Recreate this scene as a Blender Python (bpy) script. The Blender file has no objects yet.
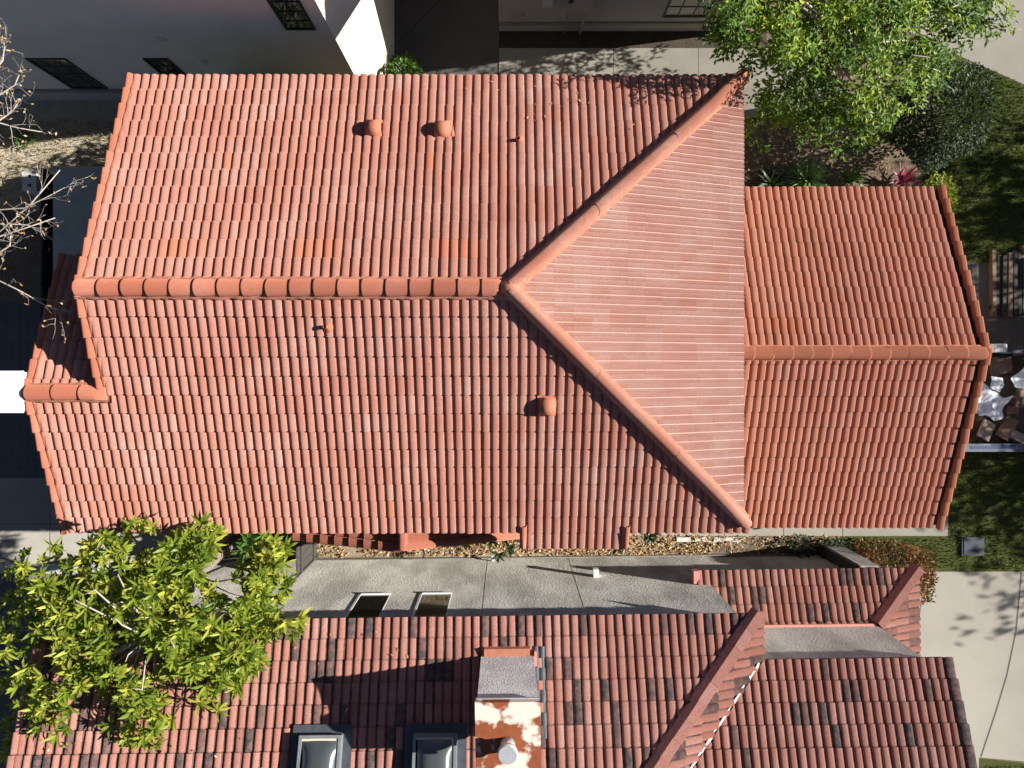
import bpy, bmesh, math, random
from mathutils import Vector, Matrix, Quaternion, noise
random.seed(7)
V = Vector
sc = bpy.context.scene
COL = sc.collection
CZ, F, CX, CY = 18.5, 683.0, 508.0, 365.0       # camera height, focal length in pixels, point straight below the drone

def P(px, py, Z):
    return V(((px-CX)*Z/F, (CY-py)*Z/F, CZ-Z))
def hit(px, py, co, no):                          # where the sight line meets a plane
    d = V(((px-CX)/F, (CY-py)/F, -1.0)); o = V((0, 0, CZ))
    return o + d*((V(co)-o).dot(V(no))/d.dot(V(no)))
def ru(a, b): return random.uniform(a, b)

# ------------------------------------------------------------------ materials
class NT:
    def __init__(s, name):
        s.m = bpy.data.materials.new(name); s.m.use_nodes = True
        s.t = s.m.node_tree; s.n = s.t.nodes; s.l = s.t.links
        s.b = s.n['Principled BSDF']; s.out = s.n['Material Output']
        s.b.inputs['Specular IOR Level'].default_value = 0.3
        tc = s.n.new('ShaderNodeTexCoord'); s.co = tc.outputs['Object']
    def lk(s, a, b): s.l.new(a, b)
    def noise(s, scale, detail=4, rough=.55, stretch=None, dist=0):
        n = s.n.new('ShaderNodeTexNoise'); n.inputs['Scale'].default_value = scale
        n.inputs['Detail'].default_value = detail; n.inputs['Roughness'].default_value = rough
        n.inputs['Distortion'].default_value = dist
        if stretch:
            mp = s.n.new('ShaderNodeMapping'); mp.inputs['Scale'].default_value = stretch
            s.lk(s.co, mp.inputs['Vector']); s.lk(mp.outputs[0], n.inputs['Vector'])
        else: s.lk(s.co, n.inputs['Vector'])
        return n.outputs['Fac']
    def ramp(s, fac, stops):
        r = s.n.new('ShaderNodeValToRGB'); e = r.color_ramp.elements
        while len(e) < len(stops): e.new(.5)
        for k, (p, c) in zip(e, stops):
            k.position = p
            k.color = (c, c, c, 1) if isinstance(c, (int, float)) else (*c, 1)
        s.lk(fac, r.inputs[0]); return r.outputs[0]
    def attr(s, name):
        a = s.n.new('ShaderNodeAttribute'); a.attribute_name = name; return a.outputs['Fac']
    def mix(s, fac, a, b, mode='MIX'):
        m = s.n.new('ShaderNodeMix'); m.data_type = 'RGBA'; m.blend_type = mode
        for sock, v in ((m.inputs[0], fac), (m.inputs[6], a), (m.inputs[7], b)):
            if isinstance(v, (int, float)): sock.default_value = v
            elif isinstance(v, tuple): sock.default_value = (*v, 1)
            else: s.lk(v, sock)
        return m.outputs[2]
    def math(s, op, a, b=0.0):
        m = s.n.new('ShaderNodeMath'); m.operation = op
        for sock, v in ((m.inputs[0], a), (m.inputs[1], b)):
            if isinstance(v, (int, float)): sock.default_value = v
            else: s.lk(v, sock)
        return m.outputs[0]
    def bump(s, h, strength=.3, dist=.02):
        b = s.n.new('ShaderNodeBump'); b.inputs['Strength'].default_value = strength
        b.inputs['Distance'].default_value = dist
        s.lk(h, b.inputs['Height']); s.lk(b.outputs[0], s.b.inputs['Normal'])
    def done(s, col, rough=.8, spec=None):
        if isinstance(col, tuple): s.b.inputs['Base Color'].default_value = (*col, 1)
        else: s.lk(col, s.b.inputs['Base Color'])
        s.b.inputs['Roughness'].default_value = rough
        if spec is not None: s.b.inputs['Specular IOR Level'].default_value = spec
        return s.m

def tile_mat(name, stops, chalk, chalk_lo, chalk_hi, dark=(.05,.048,.05), fresh=(.47,.165,.085), grime=.25):
    t = NT(name)
    c = t.ramp(t.attr('rnd'), stops)
    n1 = t.noise(.9, 5, .6)
    ck = t.math('MULTIPLY', t.ramp(n1, [(chalk_lo, 0.0), (chalk_hi, 1.0)]), t.ramp(t.noise(14, 5, .65, (1,1,1)), [(.35, .15), (.7, 1.0)]))
    c = t.mix(t.math('MULTIPLY', ck, .75), c, chalk)
    c = t.mix(t.math('MULTIPLY', t.ramp(t.noise(40, 3), [(.35, 1.0), (.6, 0.0)]), grime), c, (.16,.075,.06))
    c = t.mix(t.math('MULTIPLY', t.ramp(t.noise(.55, 6, .7, (1,1,1), .6), [(.5, 0.0), (.75, 1.0)]), .35), c, (.25,.095,.065))
    c = t.mix(t.math('MULTIPLY', t.ramp(t.noise(5.5, 6, .75), [(.63, 0.0), (.70, 1.0)]), .4), c, (.20,.10,.075))
    c = t.mix(t.attr('fresh'), c, fresh)
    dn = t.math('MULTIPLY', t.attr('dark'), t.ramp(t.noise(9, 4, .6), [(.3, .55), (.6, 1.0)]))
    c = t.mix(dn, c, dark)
    t.bump(t.noise(55, 4, .6), .25, .01)
    t.b.inputs['Diffuse Roughness'].default_value = 1.0
    return t.done(c, .85, .15)

def plain(name, col, var=.25, scale=8, rough=.8, bump=.2, bscale=40, spec=.3, metal=0, col2=None):
    t = NT(name)
    d = tuple(x*(1-var) for x in col) if col2 is None else col2
    c = t.mix(t.ramp(t.noise(scale, 5, .6), [(.3, 0.0), (.7, 1.0)]), d, col)
    if bump: t.bump(t.noise(bscale, 4), bump, .01)
    t.b.inputs['Metallic'].default_value = metal
    return t.done(c, rough, spec)

def leaf_mat(name, stops, trans=.3, rough=.45, tcol=(.3,.42,.05)):
    t = NT(name)
    c = t.ramp(t.attr('rnd'), stops)
    t.done(c, rough, .25)
    tr = t.n.new('ShaderNodeBsdfTranslucent')
    t.lk(t.mix(.5, c, tcol), tr.inputs['Color'])
    mx = t.n.new('ShaderNodeMixShader'); mx.inputs[0].default_value = trans
    t.lk(t.b.outputs[0], mx.inputs[1]); t.lk(tr.outputs[0], mx.inputs[2]); t.lk(mx.outputs[0], t.out.inputs[0])
    return t.m

M = {}
M['tile'] = tile_mat('salmon clay tile', [(0, (.40,.165,.115)), (.3, (.43,.188,.137)), (.7, (.445,.205,.153)), (.84, (.455,.228,.177)), (1, (.48,.275,.228))], (.54,.38,.33), .43, .76)
M['wingtile'] = tile_mat('wing clay tile', [(0, (.51,.205,.13)), (.4, (.54,.225,.148)), (.8, (.55,.24,.165)), (1, (.57,.28,.21))], (.56,.35,.28), .48, .85, grime=.15)
M['oldtile'] = tile_mat('weathered clay tile', [(0, (.37,.155,.115)), (.35, (.42,.185,.14)), (.7, (.45,.205,.158)), (1, (.49,.25,.205))], (.54,.38,.33), .45, .75, grime=.35)
M['tile_edge'] = plain('pale tile edge', (.62,.42,.35), .25, 4, .85, .1, col2=(.52,.32,.26))  # pale strip along one flank of the hip rolls
M['cap'] = tile_mat('ridge clay', [(0, (.36,.12,.075)), (.5, (.41,.145,.09)), (1, (.45,.17,.11))], (.55,.33,.27), .5, .8)
M['oldcap'] = tile_mat('old ridge clay', [(0, (.44,.20,.16)), (.5, (.48,.23,.185)), (1, (.52,.28,.235))], (.48,.33,.29), .45, .75, grime=.5)
M['hipcap'] = tile_mat('hip mortar clay', [(0, (.40,.155,.10)), (.5, (.42,.17,.115)), (1, (.44,.20,.145))], (.52,.35,.29), .4, .68)
M['wingcap'] = tile_mat('orange ridge clay', [(0, (.46,.16,.088)), (.5, (.49,.178,.10)), (1, (.52,.20,.118))], (.55,.30,.22), .6, .95)
M['mortar'] = plain('terracotta mortar', (.45,.185,.115), .3, 7, .9, .6, 30)
M['vent'] = plain('orange clay vent', (.46,.165,.095), .2, 9, .75, .2)
M['pinkflash'] = plain('pink painted flashing', (.55,.24,.20), .15, 5, .6, .1)
M['deck'] = plain('roof underlay', (.12,.06,.045), .3)
M['stucco_old'] = None
def stucco(name, col, stain, bstr, bscale, st=.6, stretch=(1,1,1)):
    t = NT(name)
    c = t.mix(t.math('MULTIPLY', t.ramp(t.noise(1.1, 6, .65, stretch), [(.40, 0.0), (.62, 1.0)]), st), col, stain)
    c = t.mix(t.math('MULTIPLY', t.ramp(t.noise(28, 3, .6), [(.35, 1.0), (.6, 0.0)]), .22), c, stain)
    h = t.noise(bscale, 5, .7)
    t.bump(h, bstr, .035)
    t.b.inputs['Diffuse Roughness'].default_value = 1.0
    return t.done(c, .92, .15)
M['stucco_old'] = stucco('rough grey stucco', (.70,.675,.61), (.42,.40,.36), .85, 21, 1.0, (1, 1, .5))
M['stucco_line'] = plain('stucco joint', (.52,.50,.45), .2)
M['stucco_white'] = stucco('white stucco', (.80,.73,.60), (.64,.58,.47), .3, 22, .4)
M['stucco_cream'] = stucco('grey beige stucco', (.50,.46,.41), (.42,.38,.34), .25, 22, .5)
M['belt'] = plain('dark belt paint', (.26,.245,.21), .2)
M['chimney_stucco'] = stucco('pebbled grey stucco', (.80,.775,.75), (.36,.345,.335), 1.0, 24, .55)
M['mainwall'] = stucco('house stucco', (.55,.47,.38), (.45,.38,.31), .3, 22)
def conc(name, col, dark, bscale=30, patch=.55, pscale=.7):
    t = NT(name)
    c = t.mix(t.math('MULTIPLY', t.ramp(t.noise(pscale, 7, .62), [(.33, 1.0), (.62, 0.0)]), patch), col, dark)
    c = t.mix(t.math('MULTIPLY', t.ramp(t.noise(24, 4, .7), [(.3, 1.0), (.6, 0.0)]), .25), c, dark)
    t.bump(t.noise(bscale, 4, .7), .25, .01)
    t.b.inputs['Diffuse Roughness'].default_value = 1.0
    return t.done(c, .9, .2)
M['concrete'] = conc('pale concrete', (.56,.53,.46), (.40,.37,.31))
M['driveway'] = conc('driveway concrete', (.62,.585,.51), (.47,.44,.375), 30, .55, .45)
M['greyconc'] = conc('grey concrete', (.17,.165,.155), (.10,.097,.09))
M['walk'] = conc('walkway concrete', (.42,.40,.345), (.29,.27,.23))
M['frontconc'] = conc('front concrete', (.36,.34,.30), (.22,.21,.185))
M['darkpave'] = conc('dark pavers', (.15,.15,.15), (.09,.09,.088))
M['joint'] = plain('joint', (.10,.09,.08), .2)
M['kerb'] = plain('kerb', (.55,.53,.48), .3)
M['whiteblock'] = plain('white edging block', (.66,.64,.59), .4, 9)
M['white'] = plain('white paint', (.82,.82,.80), .05, 3, .6, .05)
def soil(name, a, b, c3, sc1=2.2, sc2=28):
    t = NT(name)
    c = t.mix(t.ramp(t.noise(sc1, 6, .65), [(.35, 0.0), (.65, 1.0)]), a, b)
    c = t.mix(t.math('MULTIPLY', t.ramp(t.noise(sc2, 5, .75), [(.48, 0.0), (.62, 1.0)]), .7), c, c3)
    t.bump(t.noise(sc2, 5, .75), .8, .05)
    return t.done(c, .95, .1)
M['soil'] = soil('garden soil', (.10,.075,.05), (.17,.13,.09), (.30,.25,.19))
M['darksoil'] = soil('dark soil', (.05,.04,.03), (.08,.065,.05), (.12,.10,.08))
M['drygrass'] = soil('dry grass', (.36,.31,.22), (.48,.43,.34), (.55,.51,.43), 3, 34)
M['lawn'] = soil('lawn', (.045,.06,.015), (.07,.085,.022), (.12,.12,.045), 1.7, 40)
M['mulch'] = soil('alley mulch', (.20,.15,.10), (.33,.26,.17), (.55,.47,.36), 4, 40)
M['frame_dark'] = plain('dark window frame', (.03,.032,.03), .2, rough=.5)
M['gutter'] = plain('gutter grey', (.10,.10,.095), .2, rough=.6)
M['boxgrey'] = plain('utility grey', (.55,.57,.58), .1, rough=.5)
M['pipe'] = plain('painted pipe', (.35,.32,.28), .15, rough=.6)
def glass(name, col, rough=.08):
    t = NT(name); t.b.inputs['Coat Weight'].default_value = .6
    return t.done(t.mix(t.noise(2), col, tuple(x*.5 for x in col)), rough, .6)
M['glass'] = glass('window glass', (.018,.022,.02))
M['glass_teal'] = glass('teal window glass', (.03,.05,.055))
def rusty():
    t = NT('rusted white sheet')
    r = t.ramp(t.noise(2.1, 6, .52, None, .3), [(.42, 0.0), (.475, 1.0)])
    rust = t.mix(t.noise(12, 5), (.30,.085,.03), (.16,.045,.02))
    c = t.mix(r, (.64,.56,.48), rust)
    t.bump(r, .2, .004)
    return t.done(c, .7, .3)
M['rust'] = rusty()
M['galv'] = plain('galvanised metal', (.55,.56,.58), .25, 14, .45, .1, 30, .5, .35)
M['darkmetal'] = plain('dark painted metal', (.075,.085,.095), .2, 6, .5, .05)
M['lead'] = plain('blue grey flashing', (.07,.082,.095), .35, 9, .6, .2)
def acrylic():
    t = NT('acrylic dome'); t.b.inputs['Coat Weight'].default_value = .35; t.b.inputs['Coat Roughness'].default_value = .12
    return t.done(t.mix(t.noise(1.5), (.045,.055,.06), (.075,.085,.085)), .16, .5)
M['dome'] = acrylic()
M['skyframe'] = plain('grey skylight frame', (.20,.21,.22), .25, 8, .5, .1)
M['cream'] = plain('cream frame', (.62,.58,.44), .15, rough=.5)
M['wood_dark'] = plain('weathered dark wood', (.075,.07,.062), .5, 14, .85, .5)
M['wood_brown'] = plain('brown plank', (.24,.16,.11), .4, 9, .85, .4)
M['wood_pale'] = plain('pale board', (.50,.38,.29), .3, 9, .85, .3)
M['plastic'] = plain('white plastic sheet', (.80,.84,.90), .1, 5, .45, .15, 12)
M['bluegrey'] = plain('blue grey rail', (.13,.145,.18), .25, 6, .7)
M['navy'] = plain('navy emblem', (.06,.08,.16), .2)
M['slate'] = plain('grey green flat roof', (.40,.44,.41), .3, 1.5, .8)
M['bark'] = plain('grey bark', (.26,.225,.19), .4, 14, .9, .6)
M['palebark'] = plain('pale bare bark', (.46,.41,.36), .3, 14, .9, .4)
M['lidblue'] = plain('dark lid', (.045,.055,.075), .3, 6, .6)
M['leaf_loquat'] = leaf_mat('glossy broad leaf', [(0, (.05,.095,.012)), (.35, (.125,.18,.02)), (.7, (.215,.275,.033)), (1, (.38,.385,.06))], .3, .4, (.4,.5,.05))
M['leaf_bright'] = leaf_mat('bright green leaf', [(0, (.018,.05,.006)), (.35, (.06,.125,.010)), (.7, (.15,.24,.016)), (1, (.32,.36,.03))], .25, .5)
M['leaf_dark'] = leaf_mat('dark shrub leaf', [(0, (.012,.024,.009)), (.6, (.024,.045,.017)), (1, (.065,.095,.05))], .1, .6)
M['leaf_red'] = leaf_mat('bronze hedge leaf', [(0, (.05,.06,.012)), (.35, (.10,.075,.015)), (.65, (.19,.06,.02)), (.9, (.25,.11,.02)), (1, (.20,.20,.03))], .2, .45, (.3,.15,.04))
M['leaf_strap'] = leaf_mat('strap leaf', [(0, (.07,.15,.04)), (.6, (.14,.26,.07)), (1, (.30,.40,.18))], .2, .4)
M['leaf_darkstrap'] = leaf_mat('dark strap leaf', [(0, (.015,.03,.012)), (1, (.035,.055,.022))], .1, .4)
M['leaf_crimson'] = leaf_mat('crimson leaf', [(0, (.10,.02,.035)), (.6, (.28,.04,.08)), (1, (.36,.12,.12))], .2, .4, (.4,.05,.08))
M['leaf_lime'] = leaf_mat('lime leaf', [(0, (.10,.16,.015)), (.6, (.24,.30,.03)), (1, (.40,.36,.03))], .3, .45)
M['leaf_mid'] = leaf_mat('mid green leaf', [(0, (.04,.10,.02)), (.6, (.08,.18,.03)), (1, (.14,.26,.05))], .3, .42)
M['litter'] = leaf_mat('fallen leaves', [(0, (.16,.085,.035)), (.4, (.34,.20,.09)), (.75, (.52,.36,.18)), (1, (.60,.50,.36))], .1, .8, (.3,.2,.1))
M['grassblade'] = leaf_mat('grass blade', [(0, (.03,.05,.01)), (.6, (.065,.095,.02)), (1, (.18,.18,.065))], .2, .7)
M['dryblade'] = leaf_mat('dry blade', [(0, (.22,.17,.09)), (.6, (.42,.35,.22)), (1, (.52,.48,.38))], .15, .8, (.3,.25,.1))

# ------------------------------------------------------------------ mesh builder
class MB:
    def __init__(s): s.v = []; s.f = []; s.mi = []; s.sm = []; s.rnd = []; s.dark = []; s.fresh = []
    def face(s, idx, mi=0, sm=False, rnd=.5, dark=0.0, fresh=0.0):
        s.f.append(idx); s.mi.append(mi); s.sm.append(sm); s.rnd.append(rnd); s.dark.append(dark); s.fresh.append(fresh)
    def poly(s, pts, **k):
        b = len(s.v); s.v += [V(p) for p in pts]; s.face(list(range(b, b+len(pts))), **k)
    def hexa(s, c, **k):                           # 8 corners: bottom ring 0-3 ccw, top ring 4-7
        b = len(s.v); s.v += [V(p) for p in c]
        for q in ((3,2,1,0), (4,5,6,7), (0,1,5,4), (1,2,6,5), (2,3,7,6), (3,0,4,7)):
            s.face([b+i for i in q], **k)
    def box(s, x0, x1, y0, y1, z0, z1, rot=0, pivot=None, **k):
        c = [V((x0,y0,z0)), V((x1,y0,z0)), V((x1,y1,z0)), V((x0,y1,z0)), V((x0,y0,z1)), V((x1,y0,z1)), V((x1,y1,z1)), V((x0,y1,z1))]
        if rot:
            pv = V(pivot or ((x0+x1)/2, (y0+y1)/2, 0)); R = Matrix.Rotation(rot, 3, 'Z')
            c = [R @ (p-pv) + pv for p in c]
        s.hexa(c, **k)
    def obox(s, o, ax, ay, az, **k):               # oriented box: centre-bottom origin, full axes
        o = V(o); ax = V(ax)/2; ay = V(ay)/2; az = V(az)
        s.hexa([o-ax-ay, o+ax-ay, o+ax+ay, o-ax+ay, o-ax-ay+az, o+ax-ay+az, o+ax+ay+az, o-ax+ay+az], **k)
    def prism(s, pts, z0, z1, **k):                # vertical prism on a ccw outline
        b = len(s.v); n = len(pts)
        s.v += [V((p[0], p[1], z0)) for p in pts] + [V((p[0], p[1], z1)) for p in pts]
        s.face(list(range(b+n-1, b-1, -1)), **k); s.face(list(range(b+n, b+2*n)), **k)
        for i in range(n): s.face([b+i, b+(i+1) % n, b+n+(i+1) % n, b+n+i], **k)
    def slab(s, pts, th, **k):                     # planar polygon thickened downwards
        b = len(s.v); n = len(pts); pts = [V(p) for p in pts]
        s.v += [p - V((0,0,th)) for p in pts] + pts
        s.face(list(range(b+n-1, b-1, -1)), **k); s.face(list(range(b+n, b+2*n)), **k)
        for i in range(n): s.face([b+i, b+(i+1) % n, b+n+(i+1) % n, b+n+i], **k)
    def tube(s, pts, rad, n=7, cap=True, **k):
        pts = [V(p) for p in pts]; base = len(s.v); k.setdefault('sm', True)
        up = V((.3,.2,.93))
        for i, p in enumerate(pts):
            d = (pts[min(i+1, len(pts)-1)] - pts[max(i-1, 0)]).normalized()
            a = d.cross(up)
            if a.length < .05: a = d.cross(V((1,0,0)))
            a.normalize(); c = d.cross(a); r = rad[i] if isinstance(rad, (list, tuple)) else rad
            for j in range(n):
                t = 2*math.pi*j/n; s.v.append(p + a*(math.cos(t)*r) + c*(math.sin(t)*r))
        for i in range(len(pts)-1):
            for j in range(n):
                s.face([base+i*n+j, base+i*n+(j+1) % n, base+(i+1)*n+(j+1) % n, base+(i+1)*n+j], **k)
        if cap:
            kk = dict(k); kk['sm'] = False
            s.face([base+j for j in range(n)][::-1], **kk); s.face([base+(len(pts)-1)*n+j for j in range(n)], **kk)
    def build(s, name, mats, parent=None, clips=()):
        me = bpy.data.meshes.new(name)
        root = parent
        while root is not None and root.parent: root = root.parent
        off = V(root.location) if root is not None else V((0,0,0))
        me.from_pydata([v-off for v in s.v], [], s.f)
        me.polygons.foreach_set('material_index', s.mi); me.polygons.foreach_set('use_smooth', s.sm)
        for nm, dat in (('rnd', s.rnd), ('dark', s.dark), ('fresh', s.fresh)):
            a = me.attributes.new(nm, 'FLOAT', 'FACE'); a.data.foreach_set('value', dat)
        for m in (mats if isinstance(mats, (list, tuple)) else [mats]): me.materials.append(m)
        if clips:
            bm = bmesh.new(); bm.from_mesh(me)
            for co, no in clips:
                bmesh.ops.bisect_plane(bm, geom=bm.verts[:]+bm.edges[:]+bm.faces[:], dist=1e-5, plane_co=V(co)-off, plane_no=V(no), clear_outer=True)
            bm.to_mesh(me); bm.free()
        me.update()
        o = bpy.data.objects.new(name, me); COL.objects.link(o)
        if parent is not None: o.parent = parent
        return o

def tag(o, label=None, cat=None, group=None, kind=None):
    if label: o['label'] = label
    if cat: o['category'] = cat
    if group: o['group'] = group
    if kind: o['kind'] = kind
    return o
def thing(name, loc, label, cat, group=None, rz=0):
    o = bpy.data.objects.new(name, None); COL.objects.link(o); o.empty_display_size = .3
    o.location = loc; o.rotation_euler = (0, 0, rz)
    return tag(o, label, cat, group)
def struct(mb, name, mat): return tag(mb.build(name, mat), kind='structure')

# ------------------------------------------------------------------ roof pieces
PITCH, EH = .177, .36
def barrel_profile(p=PITCH, h=.044, pan=.028, n=10, pw=.95):
    pts = [(0.0, 0.0), (pan*.9, 0.0)]
    for i in range(1, n):
        t = math.pi*(1-i/n)
        pts.append((pan + (p-pan)*(.5+.5*math.cos(t)), h*(math.sin(t)**pw)))
    pts.append((p, 0.0)); return pts
def frame(h, s):
    c = 1/math.hypot(1, s); h = V((h[0], h[1], 0)).normalized()
    Vd = V((h.x*c, h.y*c, s*c)); U = V((h.y, -h.x, 0)); return U, Vd, U.cross(Vd), 1/c
def tile_field(name, parent, mat, E0, h, s, u0, u1, r0, r1, clips=(), tint=None, prof=None, pitch=PITCH, jit=1.0, lift=.04, eh=EH, lip=.05, edge=0, pans=0.0, seam_shade=.5):
    """courses of roll tiles: E0 a point on the eave, h the up-slope heading, s the slope"""
    U, Vd, N, k = frame(h, s); E0 = V(E0); ex = eh*k
    prof = prof or barrel_profile(pitch); mb = MB(); K = len(prof)
    i0, i1 = math.floor(u0/pitch), math.ceil(u1/pitch)
    for j in range(r0, r1):
        rowj = ru(-.004, .004)*jit
        for i in range(i0, i1):
            du = i*pitch + ru(-.004, .004)*jit; tw = ru(-.005, .005)*jit
            lf = lift + ru(-.005, .006)*jit; v0 = j*ex - .03 + rowj + ru(-.006, .006)*jit; v1 = (j+1)*ex + .02
            rn, dk, fr = tint(i, j) if tint else (random.random(), 0.0, 0.0)
            b = len(mb.v)
            vm = (j+1)*ex - .056 + rowj; fm = (vm-v0)/(v1-v0)
            for row in range(5):
                for (pu, ph) in prof:
                    if row == 0: q = E0 + U*(du+pu) + Vd*(v0+.004) + N*(ph + lf - lip)
                    elif row in (1, 3): q = E0 + U*(du+pu) + Vd*v0 + N*(ph + lf)
                    elif row == 4: q = E0 + U*(du+pu+tw*fm) + Vd*vm + N*(ph*(1-.05*fm) + lf*(1-fm) - .004*fm)
                    else: q = E0 + U*(du+pu+tw) + Vd*v1 + N*(ph*.95 - .004)
                    mb.v.append(q)
            for a in range(K-1):
                mb.face([b+a, b+a+1, b+3*K+a+1, b+3*K+a], rnd=rn, dark=dk, fresh=fr)
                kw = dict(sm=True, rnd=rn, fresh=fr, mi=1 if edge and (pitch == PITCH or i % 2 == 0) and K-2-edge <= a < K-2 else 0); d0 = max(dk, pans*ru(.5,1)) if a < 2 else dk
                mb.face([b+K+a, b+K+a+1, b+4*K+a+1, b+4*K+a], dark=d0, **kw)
                mb.face([b+4*K+a, b+4*K+a+1, b+2*K+a+1, b+2*K+a], dark=max(d0, seam_shade*(1.5 if a < 3 else .75)*ru(.6,1)), **kw)  # dark strip below each butt: its shadow line put into the tile colour
    return mb.build(name, mat, parent, clips)

def cap_run(name, parent, mat, p0, p1, w, hgt, seg, taper=.9, over=.05, flare=0.0, n=10, jit=.006, round_ends=False, fresh=None, dark=None, flat=False):
    """overlapping half-barrel caps from p0 to p1"""
    p0, p1 = V(p0), V(p1); L = (p1-p0).length; D = (p1-p0)/L
    S = D.cross(V((0,0,1))).normalized(); Up = S.cross(D)
    m = max(1, round(L/seg)); sg = L/m; mb = MB()
    for q in range(m):
        a, b_ = q*sg, (q+1)*sg + (over if q < m-1 else 0)
        rn = random.random(); off = S*ru(-jit, jit) + Up*ru(-jit, jit)*.6; base = len(mb.v)
        rings = [(a, .80), (a-.002, 1.0), (a+.03, 1.0-flare*.6), (a+(b_-a)*.5, (1+taper)/2-flare), (b_, taper-flare)]
        if round_ends and q == 0: rings = [(a-.06, .25), (a-.05, .6), (a, .92), (a+.05, 1.0), (b_, taper)]
        for (d, sc_) in rings:
            for i in range(n+1):
                t = math.radians(-8) + math.radians(196)*i/n
                mb.v.append(p0 + off + D*d + S*(-math.cos(t)*w/2*sc_) + Up*(math.sin(t)*hgt*sc_))
        fr = fresh(q) if fresh else 0.0; dk = dark(q) if dark else 0.0
        for r in range(len(rings)-1):
            for i in range(n):
                mb.face([base+r*(n+1)+i+1, base+r*(n+1)+i, base+(r+1)*(n+1)+i, base+(r+1)*(n+1)+i+1], sm=(r > 0 or round_ends) and not flat, rnd=rn, fresh=fr, dark=dk)
    # closed far end
    e = len(mb.v)-(n+1); mb.face([e+i for i in range(n+1)][::-1], rnd=.5)
    return mb.build(name, mat, parent)

def mortar_strip(name, parent, p0, p1, w, hgt, mat=None, step=.07, rough=.014, N=None, side=None):
    """ragged bead of mortar along a line"""
    p0, p1 = V(p0), V(p1); L = (p1-p0).length; D = (p1-p0)/L
    S = side or D.cross(V((0,0,1))).normalized(); Up = N or S.cross(D)
    m = max(2, int(L/step)); mb = MB(); base = 0; n = 5
    for q in range(m+1):
        wl, wr = w/2+ru(-rough, rough), w/2+ru(-rough, rough)
        for (a, b_) in ((-wl, -.04), (-wl*.9, hgt*.7), (ru(-.2,.2)*w*.3, hgt+ru(-.006,.006)), (wr*.9, hgt*.7), (wr, -.04)):
            mb.v.append(p0 + D*(L*q/m) + S*a + Up*b_)
    for q in range(m):
        for i in range(n-1): mb.face([q*n+i+1, q*n+i, (q+1)*n+i, (q+1)*n+i+1], sm=True)
    mb.face([0,1,2,3,4][::-1]); mb.face([m*n+i for i in range(n)])
    return mb.build(name, mat or M['mortar'], parent)

RAKE = [(-.075, -.20), (-.078, .0), (-.06, .045), (-.02, .066), (.03, .060), (.065, .035), (.075, -.02)]

# ------------------------------------------------------------------ the main tiled house
S1 = .385; ZR, YR = 6.3, 1.375
zup = lambda y: ZR - S1*(y-YR)
zlo = lambda y: ZR - S1*(YR-y)
XL, XB, XE = -7.68, -9.09, 4.80
YU, YL = 5.85, -3.39
SE = (ZR - zup(YU))/4.755
house = thing('tiled_house', (-1.5, 1.2, 0), 'large house with freshly cleaned salmon barrel tile roof, hipped at one end, filling the centre', 'house')
w = MB()
w.box(-7.35, 4.45, -3.1, 5.38, -.05, 4.42)
w.poly([(-7.35,-3.1,4.42), (-7.35,YR,ZR-.25), (-7.35,5.38,4.42)][::-1]); w.poly([(-6.9,-3.1,4.42), (-6.9,YR,ZR-.25), (-6.9,5.38,4.42)])
w.box(-8.85, -7.36, -3.1, 1.85, -.05, 4.42)
w.poly([(-8.85,-3.1,4.42), (-8.85,-.52,5.4), (-8.85,1.85,4.42)][::-1])
wall = w.build('wall', M['mainwall'], house)
w = MB(); w.box(4.46, 10.05, -3.55, 3.9, -.05, 1.98); w.poly([(10.05,-3.55,1.98), (10.05,.262,3.45), (10.05,3.9,1.98)]); w.build('wing_wall', M['mainwall'], house)
d = MB()
T = .09
dz = V((0,0,-.02))
hipU, hipL, rend = V((4.755,5.85,zup(5.85))), V((4.80,-3.18,zlo(-3.18))), V((0,YR,ZR))
def lw(pts): return [V(p)+dz for p in pts]
d.slab(lw([(XL,YR,ZR), (0,YR,ZR), hipU, (XL,YU,zup(YU))])[::-1], T)
d.slab(lw([(XL,YL,zlo(YL)), (4.75,YL+.1,zlo(YL+.1)), hipL, (0,YR,ZR), (XL,YR,ZR)]), T)
d.slab(lw([(0,YR,ZR), hipL, hipU]), T)
YB = -.52; ZB = zlo(YB)
d.slab(lw([(XB,YL,zlo(YL)), (XL,YL,zlo(YL)), (XL,YB,ZB), (XB,YB,ZB)]), T)
d.slab(lw([(XB,YB,ZB), (-7.36,YB,ZB), (-7.36,2.2,ZB-S1*2.72), (XB,2.2,ZB-S1*2.72)]), T)
roof = d.build('roof', M['deck'], house)

fresh_up = {}
def tint_main(rows_fresh, pale=0.0, sdv=.17):
    def f(i, j):
        r = random.gauss(.5, sdv)
        fr = 0.0
        for (jj, a, b) in rows_fresh:
            if j == jj and a <= i < b: fr = ru(.3, .8)
        if random.random() < .006: fr = ru(.3, .8)
        return (min(1, max(0, r+pale)), 0.0, fr)
    return f
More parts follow.
